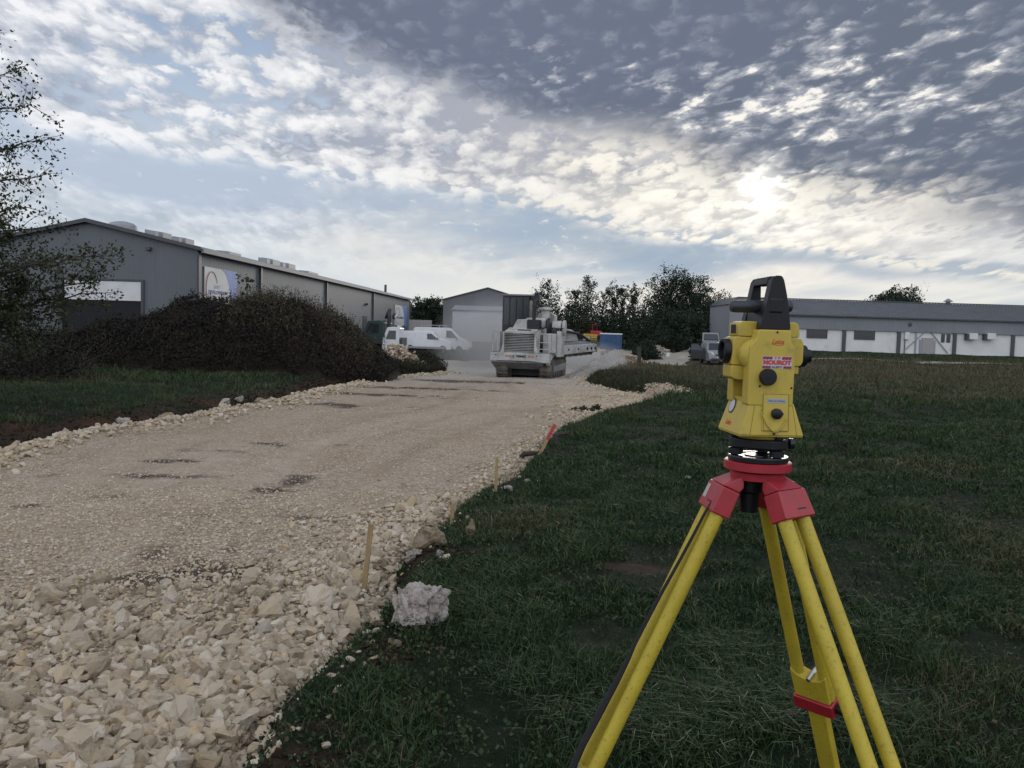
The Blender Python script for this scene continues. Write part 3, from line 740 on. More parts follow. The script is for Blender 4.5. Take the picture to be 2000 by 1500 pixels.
def tree(loc, H, spread, seed, label, name='tree', leaf=.16, n_leaf=2600, crown0=.25, bare=.0, lm=None, cat='tree', group=None, shape=1.0, dense=0, trunk_n=1, poplar=False, cu=1.0):
    rng_ = np.random.RandomState(seed); t = empty(name, loc, 0, label, cat, group)
    segs = []; tips = []
    for k in range(trunk_n):
        tr, rr = limb(rng_, (rng_.randn()*.25*(trunk_n > 1), rng_.randn()*.25*(trunk_n > 1), 0), (rng_.randn()*.06*trunk_n, rng_.randn()*.06*trunk_n, 1), H*(.93 if k == 0 else .75), .016*H+.05, 9, .10, .03, .10)
        segs.append((tr, rr))
        nb = int(16+H*1.6)
        for i in range(nb):
            f = crown0+(1-crown0)*(i+rng_.rand())/nb
            j = f*9; a = int(min(j, 8)); p = tr[a]+(tr[a+1]-tr[a])*(j-a); an = i*2.4+rng_.rand()
            prof = math.sin(math.pi*min(1, (1-f)*.82+.18))**.7 if shape == 1.0 else (1-f)**.6+.15
            L = spread*prof*(.6+.6*rng_.rand()); el = (.35+.6*f if not poplar else 1.2)
            b, br = limb(rng_, p, (math.cos(an), math.sin(an), el), L, .010*H*(1-f)+.018, 5, .28, .05)
            segs.append((b, br))
            for q in range(5):
                kk = 1+q % 5; d = rng_.randn(3); d[2] = abs(d[2])*.7
                s, sr = limb(rng_, b[min(kk, 5)], d, L*.38*(.5+rng_.rand()), .012, 3, .3, .03)
                segs.append((s, sr)); tips += [s[1], s[2], s[3]]
            tips += b[3:]
    branches('trunk', segs, M_BARK, t)
    tips = np.array(tips)
    if n_leaf:
        # leaves gather in clumps at some of the twigs, leaving gaps between them
        w = rng_.rand(len(tips))**2.2; w /= w.sum(); idx = rng_.choice(len(tips), n_leaf, p=w)
        c = tips[idx]+rng_.randn(n_leaf, 3)*spread*.075
        if dense:
            q = rng_.randn(dense, 3); q /= np.linalg.norm(q, axis=1)[:, None]; q *= ((rng_.rand(dense)**.4)*(1+.45*fbm(q[:, 0]*2+seed, q[:, 2]*2+q[:, 1]*1.5, 3)))[:, None]
            c = np.vstack([c, q*np.array([spread*.82, spread*.82, H*(1-crown0)*.46*cu])+np.array([0, 0, H*(crown0+(1-crown0)*.45*cu)])])
        foliage('crown', c, leaf, lm or M_LEAF_FAR, t, seed+1, .5+.5*fbm(c[:, 0]*.8, c[:, 2]*.8+c[:, 1], 2))
    return t
def shrub(loc, rx, ry, h, seed, label, name='shrub', leaf=.08, n=3000, lm=None, cat='shrub', group=None, stems=40, rough=.35):
    rng_ = np.random.RandomState(seed); t = empty(name, loc, 0, label, cat, group)
    q = rng_.randn(n, 3); q[:, 2] = np.abs(q[:, 2]); q /= np.linalg.norm(q, axis=1)[:, None]
    rr = 1+rough*1.6*fbm(q[:, 0]*2.2+seed, q[:, 1]*2.2+q[:, 2]*2.0, 3)
    q *= (rng_.rand(n)**.35*rr)[:, None]
    c = q*np.array([rx, ry, h])
    segs = []
    for i in range(stems):
        d = rng_.randn(3); d[2] = abs(d[2])+.4
        L = h*(.8+.45*rng_.rand()); p0 = np.array([rng_.randn()*rx*.35, rng_.randn()*ry*.35, 0])
        segs.append(limb(rng_, p0, d*np.array([rx/h, ry/h, 1])*.8, L, .018, 5, .25, .0, .2))
    branches('stems', segs, M_BARK, t, 3)
    foliage('leaves', c, leaf, lm or M_LEAF_FAR, t, seed+1, .5+.7*fbm(c[:, 0]*1.3, c[:, 2]*1.3+c[:, 1], 2))
    return t
def blades(x, y, z, h, w, rng_, lean=.5, tint=None):
    n = len(x); an = rng_.rand(n)*6.283; ca, sa = np.cos(an), np.sin(an); la = rng_.rand(n)*6.283
    lx, ly = np.cos(la)*lean*h*(.3+rng_.rand(n)), np.sin(la)*lean*h*(.3+rng_.rand(n))
    b = np.stack([x, y, z-.02], 1); wv = np.stack([ca*w, sa*w, np.zeros(n)], 1)
    mid = b+np.stack([lx*.35, ly*.35, h*.6], 1); tip = b+np.stack([lx, ly, h*(1.0-.25*np.minimum(1, lean))], 1)
    v = np.stack([b-wv, b+wv, mid-wv*.7, mid+wv*.7, tip], 1).reshape(-1, 3)
    o = np.arange(n)[:, None]*5; loops = (o+np.array([0, 1, 3, 2, 2, 3, 4])[None]).ravel()
    st = (np.arange(n)[:, None]*7+np.array([0, 4])[None]).ravel()
    return v, st, loops, np.repeat(tint, 5)
def build_grass():
    rng_ = np.random.RandomState(21); parts = []
    def zone(n, y0, y1, side, h0, h1, w, keepdry=1.0, xmax=None, pw=1.0):
        y = y0+(y1-y0)*rng_.rand(n)**pw; lim = .68*y+.8
        if side > 0: a = xr(y)-.05; b = lim if xmax is None else np.minimum(lim, xmax)
        else: b = xl(y)+.05; a = -lim
        x = a+(b-a)*rng_.rand(n)
        soil, dry, _ = masks(x, y); cl = fbm(x*1.8, y*1.8, 3)+.5*fbm(x*6, y*6, 2)
        keep = rng_.rand(n) < np.clip(1.10-soil*.75, .36, 1)*np.clip(.85+cl*.9, .40, 1)
        if side > 0 and y1 > 50: keep &= ~((y > 57) & (x > 10.2) & (x < 20.5))
        x, y, soil, dry, cl = x[keep], y[keep], soil[keep], dry[keep], cl[keep]; m = len(x)
        h = (h0+(h1-h0)*rng_.rand(m)**1.6)*np.clip(.85+cl*1.2, .4, 1.9)*(1-.5*soil)
        t = np.clip(.40+cl*.45+.30*rng_.randn(m)*.6, 0, .8); isd = rng_.rand(m) < dry*.8+.05
        patch = fbm(x*.55+11, y*.55, 3); isd |= rng_.rand(m) < .35*ss(.08, .35, patch)
        t = np.where(isd, .80+.20*rng_.rand(m), t+.18*patch)
        parts.append(blades(x, y, ground_z(x, y), h, w*(.6+.8*rng_.rand(m)), rng_, .75, t))
    zone(120000, 1.3, 4.5, 1, .025, .10, .0026)
    zone(190000, 4.5, 9, 1, .03, .11, .0042)
    zone(170000, 9, 20, 1, .04, .14, .0075)
    zone(100000, 20, 45, 1, .06, .22, .011)
    zone(60000, 45, 85, 1, .08, .34, .018)
    zone(70000, 6, 22, -1, .04, .16, .006)
    zone(60000, 22, 46, -1, .06, .22, .012)
    zone(30000, 46, 95, -1, .08, .22, .025)
    # tussocks
    for px, py, rr, n, hh in ((1450, 1400, .16, 1500, .20), (1330, 1440, .14, 900, .16), (1420, 1290, .12, 700, .15), (900, 1180, .14, 700, .14), (1700, 1240, .2, 700, .14), (1120, 950, .3, 700, .22), (1250, 1000, .3, 600, .18), (1130, 842, .3, 500, .25), (1900, 1150, .3, 900, .16), (1650, 1420, .2, 900, .16),
                              (960, 1240, .12, 500, .13), (770, 1130, .13, 600, .15), (1180, 1420, .15, 600, .15), (1040, 1330, .16, 600, .13), (870, 1210, .1, 400, .12)):
        p = gpt(px, py); x = p.x+rng_.randn(n)*rr; y = p.y+rng_.randn(n)*rr
        parts.append(blades(x, y, ground_z(x, y), hh*(.5+.6*rng_.rand(n)), .0026+0*x, rng_, 1.3, np.clip(.42+.18*rng_.randn(n), 0, .78)))
    vs, st, lp, tn = [], [], [], []; bv = bl = 0
    for v, s, l, t in parts:
        vs.append(v); st.append(s+bl); lp.append(l+bv); tn.append(t); bv += len(v); bl += len(l)
    me = mesh_np('grass', np.vstack(vs), np.concatenate(st), None, np.concatenate(lp), {'tint': np.concatenate(tn)})
    tag(place('grass', me, M_GRASS), 'short dark green grass with dry tufts covering the field', None, None, 'stuff')
    # tall dry stalks in the far field and dark weeds on the bank beside the machine
    parts = []
    n = 14000; y = 26+40*rng_.rand(n); x = xr(y)+.6+(.70*y+2-xr(y))*rng_.rand(n)
    keep = (fbm(x*.35, y*.35, 3) > -.10+.25*(y < 34)) & ~((y > 57) & (x > 10.2) & (x < 20.5)); x, y = x[keep], y[keep]; n = len(x)
    parts.append(blades(x, y, ground_z(x, y), .14+.40*rng_.rand(n)**2.4, .005+.00020*y, rng_, .5, .25+.75*rng_.rand(n)))
    n = 8000; y = 24+20*rng_.rand(n); x = xr(y)+.15+np.abs(rng_.randn(n))*1.6
    parts.append(blades(x, y, ground_z(x, y), .10+.26*rng_.rand(n)**1.7, .010+0*x, rng_, .7, .40*rng_.rand(n)))
    n = 9000; y = 38+10*rng_.rand(n); x = -7.0+4.6*rng_.rand(n)-.1*(y-38)
    x = np.minimum(x, xl(y)-.1)
    parts.append(blades(x, y, ground_z(x, y), .3+.5*rng_.rand(n)**1.5, .014+0*x, rng_, .5, .35*rng_.rand(n)))
    vs, st, lp, tn = [], [], [], []; bv = bl = 0
    for v, s, l, t in parts:
        vs.append(v); st.append(s+bl); lp.append(l+bv); tn.append(t); bv += len(v); bl += len(l)
    me = mesh_np('weeds', np.vstack(vs), np.concatenate(st), None, np.concatenate(lp), {'tint': np.concatenate(tn)})
    tag(place('weeds', me, M_DRYLEAF), 'tall brown weeds and dry stalks over the far field', None, None, 'stuff')
build_grass()

# low broad-leaved weeds and clover between the grass
def ground_weeds():
    rng_ = np.random.RandomState(55); C = []
    for q in range(420):
        y = 2.4+9*rng_.rand()**1.4; x = float(xr(np.array([y]))[0])+.1+(.66*y+.6-float(xr(np.array([y]))[0]))*rng_.rand()
        n = rng_.randint(10, 38); r = .03+.10*rng_.rand(); a = np.stack([x+rng_.randn(n)*r, y+rng_.randn(n)*r], 1); C.append(np.column_stack([a, ground_z(a[:, 0], a[:, 1])+.012+.05*rng_.rand(n)**1.5]))
    for q in range(55):
        y = 2.6+3.2*rng_.rand(); x = float(xr(np.array([y]))[0])+.05+.9*rng_.rand(); n = rng_.randint(14, 45); r = .03+.07*rng_.rand()
        a = np.stack([x+rng_.randn(n)*r, y+rng_.randn(n)*r], 1); C.append(np.column_stack([a, ground_z(a[:, 0], a[:, 1])+.012+.05*rng_.rand(n)**1.5]))
    C = np.vstack(C); o = foliage('clover', C, .0105, leaf_mat('clover_leaf', [(0, (.014, .028, .010)), (.6, (.034, .056, .020)), (.88, (.050, .054, .024)), (1, (.070, .048, .028))]), None, 56, aspect=.8)
    tag(o, 'low clover and broad leaved weeds between the grass', None, None, 'stuff')
ground_weeds()

# ------------------------------------------------------------------ near tree at the left edge
def near_tree():
    rng_ = np.random.RandomState(9); D = 14.0
    b0 = gat(-190, D)
    WB = lambda w, py: w*(1.7 if py > 420 else 1.0); t = empty('tree', b0, 0, 'tall leafy tree with thin twigs at the left edge before the warehouse gable', 'tree')
    o = np.array(b0)
    segs = []; tips = []; tw = []
    trunk, tr = limb(rng_, (0, 0, 0), (.05, 0, 1), 7.2, .17, 10, .10, .02, .15); segs.append((trunk, tr))
    ends = [(18, 62, 1), (60, 140, .9), (100, 205, .9), (128, 275, 1), (118, 345, 1), (95, 405, 1), (60, 300, 1), (20, 220, 1), (30, 380, 1.2), (150, 440, .45), (70, 470, .9), (185, 505, .8), (240, 500, .7), (215, 552, 1), (228, 572, 1), (170, 590, 1.2), (120, 625, 1.3), (70, 560, 1.5), (30, 610, 1.8), (60, 670, 1.8), (10, 520, 1.6), (105, 520, 1.2), (-40, 120, 1), (-60, 300, 1), (-30, 450, 1.5), (-60, 600, 1.6), (40, 440, 1.1), (-20, 680, 1.8), (85, 650, 1.6)]
    for i, (px, py, w) in enumerate(ends):
        e = np.array(at(px-42 if py < 480 else px-22, py, D+rng_.randn()*1.3))-o
        f = min(.95, max(.14, (e[2]-1.0)/7.2)); j = f*10; a = int(min(j, 9)); p = trunk[a]+(trunk[a+1]-trunk[a])*(j-a)
        if py > 600: p = trunk[2]
        m1 = p+(e-p)*.35+np.array([0, 0, .30]); m2 = p+(e-p)*.7+np.array([0, 0, .22])
        pts = [p, m1, m2, e]; fine = []
        for k in range(13):
            u = k/12; fine.append((1-u)**3*p+3*u*(1-u)**2*m1+3*u*u*(1-u)*m2+u**3*e+rng_.randn(3)*.03*(0 < k < 12))
        segs.append((fine, list(np.linspace(.045, .006, 13))))
        dirv = (e-p)/np.linalg.norm(e-p)
        for k in range(3, 13):
            for q in range(2):
                d = dirv*.8+rng_.randn(3)*.65+np.array([0, 0, .15]); L = .28+.50*rng_.rand()
                s, sr = limb(rng_, fine[k], d, L*(.6 if k > 9 else 1), .008, 4, .35, -.02, .3); segs.append((s, sr))
                tips += [(s[u], WB(w, py)) for u in (1, 2, 3, 4)]
                if rng_.rand() < .7:
                    s2, sr2 = limb(rng_, s[2], rng_.randn(3), .3, .005, 3, .3, -.03, .4); segs.append((s2, sr2)); tips += [(s2[u], w) for u in (1, 2, 3)]
    branches('trunk', segs, M_BARK, t, 6)
    P = np.array([q for q, _ in tips]); w = np.array([q for _, q in tips]); w = w*(.35+rng_.rand(len(w))**2); w /= w.sum()
    n = 19000; idx = rng_.choice(len(P), n, p=w); c = P[idx]+rng_.randn(n, 3)*.07
    foliage('crown', c, .031, M_LEAF, t, 77, aspect=.6)
near_tree()

# ------------------------------------------------------------------ buildings
M_GUT = mat('gutter_metal', (.15, .155, .165), .5, .1)
M_CLAD = corr_mat('grey_cladding', (.105, .122, .142), .55, .25, 'y', .7)
M_CLADX = corr_mat('grey_gable_cladding', (.115, .125, .140), .55, .25, 'x', .5)
M_TRIM = mat('dark_metal_trim', (.055, .060, .068), .45, .15)
M_ROOFL = mat('light_roof_sheet', (.20, .21, .225), .5, .15, 1.5)
M_WHITE_P = mat('white_panel', (.62, .62, .62), .55, .06, 1.5, dirt=(.35, .34, .32), dirt_amt=.05)
M_DARK = mat('dark_opening', (.012, .012, .014), .9)
M_GLASS = mat('dark_glass', (.018, .022, .028), .12, .1, spec=.6)
M_BLUE_S = mat('sign_blue', (.10, .20, .50), .5, .18, 1.2)
M_NAVY = mat('sign_navy', (.06, .08, .28), .5)
M_SGREY = mat('sign_grey', (.25, .27, .30), .5)
M_SRED = mat('sign_red', (.40, .11, .06), .5)
def left_warehouse():
    C = at(387, 487, 47); Fp = at(801, 584, 115)
    He = C.z; base = gz(C.x, C.y)-.3
    dirv = Vector((Fp.x-C.x, Fp.y-C.y, 0)); L = dirv.length; ang = math.atan2(-dirv.x, dirv.y)
    root = empty('warehouse', (C.x, C.y, base), ang, 'long grey clad warehouse with ridge vents behind the bramble mound', 'building')
    h = He-base; W_ = 12.8; rise = 1.42                # local: y along the long wall, -x across the gable
    mb = MB(); mb.prism([(0, 0), (0, h), (-W_/2, h+rise), (-W_, h), (-W_, 0)], 0, .12, 'y'); mb.build('gable_wall', M_CLADX, root)
    MB().bb(-.12, 0, .125, L, 0, h).build('side_wall', M_CLAD, root)
    mb = MB(); mb.bb(-W_, -W_+.12, .125, L, 0, h); mb.prism([(-.125, 0), (-.125, h-.02), (-W_/2, h+rise-.02), (-W_+.125, h-.02), (-W_+.125, 0)], L-.12, L-.005, 'y'); mb.build('rear_wall', M_CLAD, root)
    rf = MB(); t = .10
    rf.prism([(.30, h-.07), (.30, h+.05), (-W_/2, h+rise+.12), (-W_-.30, h+.05), (-W_-.30, h-.07), (-W_/2, h+rise+.003)], -.25, L+.25, 'y')
    roof = rf.build('roof', M_ROOFL, root)
    M_VENT = mat('vent_metal', (.27, .28, .30), .5, .1)
    vb = MB(); vb.lathe([(.9, 0), (.85, .35), (.62, .52), (.3, .60), (.02, .61)], (-5.7, 2.4, h+rise*.80), n=20); vb.build('skylight_dome', M_VENT, root, smooth=True)
    for (yy, xx, w, l, hh) in ((5.6, -5.6, .7, .5, .30), (6.4, -5.6, .9, 1.2, .34), (8.9, -5.6, .7, .5, .28), (9.7, -5.6, .9, 1.3, .34), (16.6, -5.4, 1.0, 2.4, .12), (25.8, -5.6, .8, .8, .38), (27.0, -5.6, 1.0, 1.9, .46), (30.0, -5.6, .8, .8, .38), (31.4, -5.6, 1.0, 2.0, .46), (37, -5.4, 1.0, 3.4, .14)):
        b = MB(); zr = h+rise*(-xx)/(W_/2)+.10
        b.prism([(xx-w/2, zr-.2), (xx+w/2, zr-.2), (xx+w/2, zr+hh*.8), (xx-w/2, zr+hh+.05)], yy, yy+l, 'y'); b.build('roof_vent', M_VENT, root)
    MB().prism([(.30, h-.22), (.44, h-.20), (.44, h+.03), (.303, h+.03)], -.25, L+.25, 'y').build('gutter', M_GUT, root)
    MB().cyl((-2.0, 61, h+.3), (-2.0, 61, h+1.5), .16, 10).build('flue_pipe', M_TRIM, root)
    # downpipes at the bays seen in the photograph
    def along(px):
        k = (px-1000)/F; 
        # solve for distance along the wall whose ray crosses it
        best = min(np.arange(0, L, .05), key=lambda s: abs((C.x+dirv.x/L*s)/(C.y+dirv.y/L*s)-ray(px, 540)[0]/ray(px, 540)[1])); return float(best)
    for px in (507, 637, 729):
        s = along(px); MB().bb(.004, .16, s-.14, s+.14, 0, h-.23).build('downpipe', M_TRIM, root)
    MB().bb(.004, .10, -.10, .26, 0, h-.23).build('corner_trim', M_TRIM, root)
    MB().bb(-.1, .08, L-.22, L+.04, 0, h-.23).build('corner_trim', M_TRIM, root)
    v = MB(); v.prism([(.32, h-.10), (.32, h+.10), (-W_/2, h+rise+.16), (-W_-.32, h+.10), (-W_-.32, h-.10), (-W_/2, h+rise-.06)], -.32, -.252, 'y'); v.build('verge_trim', M_TRIM, root)
    # big door in the gable
    def gx(px, py):                                   # local x,z on the gable plane
        d = ray(px, py); n = Vector((-math.sin(ang), math.cos(ang), 0)); dd = Vector(d)
        s = (Vector((C.x, C.y, 0))-Vector((0, 0, CAMH))).dot(n)/dd.dot(n); p = Vector((0, 0, CAMH))+dd*s
        l = Matrix.Rotation(-ang, 3, 'Z') @ (p-Vector((C.x, C.y, base))); return l.x, l.z
    x0, z1 = gx(128, 547); x1, _ = gx(277, 549); _, zm = gx(200, 586); xs, _ = gx(117, 600)
    d = MB(); d.bb(xs, x1+.12, -.05, -.002, 0, z1+.12); door = d.build('loading_door', M_DARK, root)
    MB().bb(x0, x1, -.09, -.055, zm, z1).build('door_panel', M_WHITE_P, door)
    f = MB(); f.bb(x1, x1+.16, -.12, -.052, 0, z1+.14); f.bb(xs-.05, xs+.2, -.12, -.052, 0, z1+.14); f.bb(xs+.205, x1-.005, -.12, -.052, z1+.02, z1+.14); f.build('door_frame', M_TRIM, door)
    px_, pz = gx(292, 486); MB().bb(px_-.12, px_+.12, -.2, -.003, pz-.1, pz+.1).build('floodlight', M_TRIM, root, bevel=.03)
    # small window and lamp in the side wall
    s = along(714); z_ = 1.8; MB().bb(.004, .03, s-1.0, s+1.0, h-4.6, h-2.9).build('window', M_GLASS, root)
    s = along(716); MB().bb(.004, .3, s-.3, s+.3, h-1.75, h-1.55).build('wall_lamp', M_TRIM, root)
    # two company signs (things of their own, fixed to the wall)
    def sign(pxa, pxb, pyt, hgt, label):
        sa, sb = along(pxa), along(pxb); w = sb-sa; d0 = (C.y+dirv.y/L*sa)
        zt = at(pxa, pyt, d0).z
        p = Vector((C.x, C.y, 0))+dirv/L*sa+Vector((math.cos(ang), math.sin(ang), 0))*.02
        r = empty('company_sign', (p.x, p.y, zt-hgt), ang, label, 'sign')   # local: y = across the sign, z = up, +x = out of the wall
        MB().bb(0, .05, 0, w, 0, hgt).build('board', M_WHITE_P, r)
        arc = [(w*.50, hgt*.995), (w*.60, hgt*.93), (w*.67, hgt*.82), (w*.73, hgt*.66), (w*.765, hgt*.48), (w*.78, hgt*.30), (w*.78, hgt*.12), (w*.77, .005)]
        MB().prism([(w*.995, hgt*.995), (w*.995, .005)]+arc[::-1], .054, .060, 'x').build('blue_field', M_BLUE_S, r)
        c0 = (w*.20, hgt*.48); pts = []
        for k in range(30):
            an = R(20+k*8.2); pts.append((.062, c0[0]+math.cos(an)*w*.17, c0[1]+math.sin(an)*hgt*.42))
        MB().tube(pts, [.012+.028*math.sin(math.pi*min(1, (k+1)/30)) for k in range(30)], 6, flat=.3).build('swoosh', M_SRED, r)
        rot = (R(90), 0, R(90))
        text('GUIOT', 'lettering', M_SGREY, r, (.066, w*.36, hgt*.53), hgt*.12, rot, w*.20, .1)
        text('DEVELOPPEMENT', 'lettering', M_NAVY, r, (.066, w*.41, hgt*.39), hgt*.12, rot, w*.62, 0, bold=.01)
        return r
    sign(398, 461, 520, 2.35, 'white and blue company sign on the near end of the warehouse, above the bramble mound')
    sign(772, 795, 595, 2.6, 'smaller looking company sign at the far end of the warehouse by the white truck')
left_warehouse()

def gable_shed(px0, px1, pxr, pyr, pye, D, depth, name, label, m, roofm, base_drop=.5, ov=.25):
    a, b = at(px0, pye, D), at(px1, pye, D); r = at(pxr, pyr, D)
    z0 = min(gz(a.x, D), gz(b.x, D))-base_drop
    t = empty(name, ((a.x+b.x)/2, D, z0), 0, label, 'building')
    w = (b.x-a.x)/2; xr_ = r.x-(a.x+b.x)/2; ze, zt = (a.z+b.z)/2-z0, r.z-z0
    MB().prism([(-w, 0), (-w, ze), (xr_, zt), (w, ze), (w, 0)], 0, depth, 'y').build('wall', m, t)
    MB().prism([(-w-ov, ze-.05), (-w-ov, ze+.10), (xr_, zt+.16), (w+ov, ze+.10), (w+ov, ze-.05), (xr_, zt+.004)], -ov, depth+ov, 'y').build('roof', roofm, t)
    return t
M_SHED = corr_mat('shed_cladding', (.13, .135, .145), .6, .3, 'x', .4)
gable_shed(866, 1040, 953, 563, 588, 135, 22, 'grey_shed', 'big grey gabled shed rising behind the pale hall and the trenching machine', M_SHED, M_TRIM)
def pale_hall():
    a = at(884, 606, 118); b = at(1030, 606, 118); z0 = gz(a.x, 118)-.6
    t = empty('pale_hall', ((a.x+b.x)/2, 118, z0), 0, 'low pale metal hall in the dust left of the trenching machine', 'building')
    w = (b.x-a.x)/2; h = a.z-z0; d = 14
    MB().bb(-w, w, 0, d, 0, h).build('wall', corr_mat('pale_cladding', (.42, .43, .46), .6, .3, 'x', .25), t)
    MB().prism([(-.2, h+.004), (-.2, h+.16), (d/2, h+.95), (d+.2, h+.16), (d+.2, h+.004)], -w-.15, w+.15, 'x').build('roof', M_ROOFL, t)
pale_hall()

M_WALLW = mat('white_render', (.64, .64, .63), .75, .05, .8, dirt=(.42, .41, .39), dirt_amt=.06, dscale=.7)
M_FASC = corr_mat('fascia_sheet', (.19, .20, .22), .55, .45, 'x', .8)
M_RR = mat('dark_roof_sheet', (.115, .125, .14), .5, .12, 1.0)
def right_building():
    D = 96.0; xA = at(1538, 640, D).x; xB = 92.0; zb = .52
    t = empty('long_building', (xA, D, zb-.3), 0, 'long low white building with grey ribbed roof beyond the field', 'building')
    Ln = xB-xA
    def lz(px, py, d=D): return at(px, py, d).z-(zb-.3)
    zf0 = lz(1600, 643); zf1 = lz(1600, 617); zr = lz(1600, 586.5, D+9); dep = 18
    MB().bb(0, Ln, 0, dep, 0, zf0+.05).build('wall', M_WALLW, t)
    fs = MB().bb(-.15, Ln, -.22, .0, zf0, zf1).build('fascia', M_FASC, t)
    bb_ = MB(); bb_.bb(-.15, Ln, .003, dep, zf0+.055, zf1-.01); bb_.build('wall_band', M_FASC, t)
    r = MB(); r.prism([(-.45, zf1+.01), (-.45, zf1+.10), (dep/2, zr), (dep+.3, zf1+.10), (dep+.3, zf1+.01)], -.3, Ln, 'x')
    sl = (zr-zf1-.10)/(dep/2+.45)
    n = int(Ln/.40)
    for i in range(n):
        x = -.1+i*.40
        r.add([(x-.035, -.45, zf1+.104), (x+.035, -.45, zf1+.104), (x+.02, -.45, zf1+.165), (x-.02, -.45, zf1+.165), (x-.035, dep/2-.03, zr), (x+.035, dep/2-.03, zr), (x+.02, dep/2-.03, zr+.06), (x-.02, dep/2-.03, zr+.06)],
              [(0,1,2,3), (4,7,6,5), (0,4,5,1), (1,5,6,2), (2,6,7,3), (3,7,4,0)])
    r.build('roof', M_RR, t)
    MB().bb(-.35, Ln, dep/2-.18, dep/2+.18, zr+.03, zr+.15).build('ridge_cap', M_TRIM, t)
    MB().bb(-.3, Ln, -.58, -.46, zf1-.06, zf1+.10).build('gutter', M_TRIM, t)
    def lx(px, py=660): return at(px, py, D).x-xA
    for px in (1648, 1755, 1864, 1978):
        MB().bb(lx(px)-.20, lx(px)+.20, -.18, -.004, 0, zf0-.005).build('pillar', M_TRIM, t)
    for px0, px1, py0, py1 in ((1576, 1614, 642, 659), (1669, 1707, 643, 662)):
        zA, zB = lz((px0+px1)/2, py1), lz((px0+px1)/2, py0)
        w = MB().bb(lx(px0), lx(px1), -.05, -.004, zA, zB).build('window', M_GLASS, t)
        f = MB(); f.bb(lx(px0)-.07, lx(px1)+.07, -.09, -.003, zA-.09, zA-.003); f.bb(lx(px0)-.07, lx(px0)-.003, -.09, -.003, zA, zB-.04); f.bb(lx(px1)+.003, lx(px1)+.07, -.09, -.003, zA, zB-.04); f.build('frame', M_TRIM, w)
    for px0, px1 in ((1838, 1845), (1848.5, 1856)):
        zA, zB = lz(1846, 669), lz(1846, 652)
        MB().bb(lx(px0), lx(px1), -.05, -.004, zA, zB).build('window', M_GLASS, t)
    MB().bb(lx(1765), lx(1774), -.35, -.004, lz(1770, 663), lz(1770, 649)).build('wall_box', M_WHITE_P, t, bevel=.03)
    MB().cyl((lx(1767), -.1, 0), (lx(1767), -.1, lz(1770, 663)), .05, 8).build('cable_duct', M_TRIM, t)
    MB().bb(lx(1787), lx(1790), -.1, -.004, 0, zf0).build('post', M_SGREY, t)
    for (a, b) in (((1766, 685), (1803, 650)), ((1818, 650), (1852, 690))):
        MB().tube([(lx(a[0]), -.12, max(.1, lz(*a))), (lx(b[0]), -.12, lz(*b))], .055, 6).build('brace', M_SGREY, t)
    d = MB().bb(lx(1801), lx(1823), -.14, -.004, .2, lz(1812, 660)).build('double_door', mat('door_grey', (.30, .29, .285), .6, .1), t)
    MB().bb(lx(1796), lx(1801)-.01, -.12, -.004, .2, lz(1800, 663)).build('side_panel', M_SGREY, t); MB().bb(lx(1823)+.01, lx(1827), -.12, -.004, .2, lz(1825, 665)).build('side_panel', M_SGREY, t)
    for px in (1894, 1929):
        u = MB().bb(lx(px-7), lx(px+9), -.75, -.006, lz(px, 663), lz(px, 651)).build('air_conditioner', M_WHITE_P, t, bevel=.04)
        MB().bb(lx(px-11), lx(px-7)-.01, -.6, -.006, lz(px, 664), lz(px, 652)).build('bracket', M_TRIM, u)
    lp = MB(); lp.lathe([(.02, 0), (.45, .05), (.42, .18), (.05, .2)], (lx(1774), -.25, lz(1774, 634)), 'y', 14); lp.build('wall_lamp', M_TRIM, t)
    vx = lx(1940, 590); v = MB(); v.cyl((vx, dep/2+1, zr-.4), (vx, dep/2+1, zr+.35), .28, 10); v.lathe([(.62, .35), (.1, .75)], (vx, dep/2+1, zr), n=12); v.build('roof_cowl', M_ROOFL, t)
right_building()
def annex():
    D = 99; a = at(1424, 640, D); b = at(1540, 640, D); z0 = gz(a.x, D)-.4
    t = empty('block_annex', (a.x, D, z0), 0, 'taller plain grey block at the left end of the long white building', 'building')
    w = b.x-a.x-.1; h = at(1440, 581, D).z-z0
    MB().prism([(0, 0), (0, h-.85), (1.0, h), (w, h-.05), (w, 0)], 0, 10, 'y').build('wall', corr_mat('annex_cladding', (.22, .23, .25), .6, .45, 'x', .35), t)
    MB().prism([(-.12, h-.80), (.95, h+.10), (w, h+.06), (w, h+.003), (1.0, h+.004), (-.10, h-.86)], -.15, 10.1, 'y').build('roof_edge', M_TRIM, t)
annex()
gable_shed(1374, 1424, 1399, 621, 626, 122, 8, 'small_house', 'small grey rendered house half hidden by trees left of the grey block', mat('house_render', (.27, .27, .285), .8, .12, .8), M_TRIM)
def container():
    p = gat(821, 104); t = empty('storage_container', (p.x, 104, p.z), .1, 'pale weathered storage container at the far end of the warehouse', 'container')
    zt = at(821, 625, 104).z-p.z
    MB().bb(-1.5, 1.4, 0, 2.4, .1, zt).build('shell', corr_mat('container_sheet', (.33, .30, .29), .7, .28, 'x', .7), t, bevel=.03)
    m = MB(); [m.bb(x-.06, x+.06, -.05, -.004, .15, zt-.1) for x in (-1.42, 1.32)]; m.build('corner_post', M_SGREY, t)
    MB().bb(-1.35, 1.25, .1, .5, -.25, .095).build('skid', M_TRIM, t)
container()
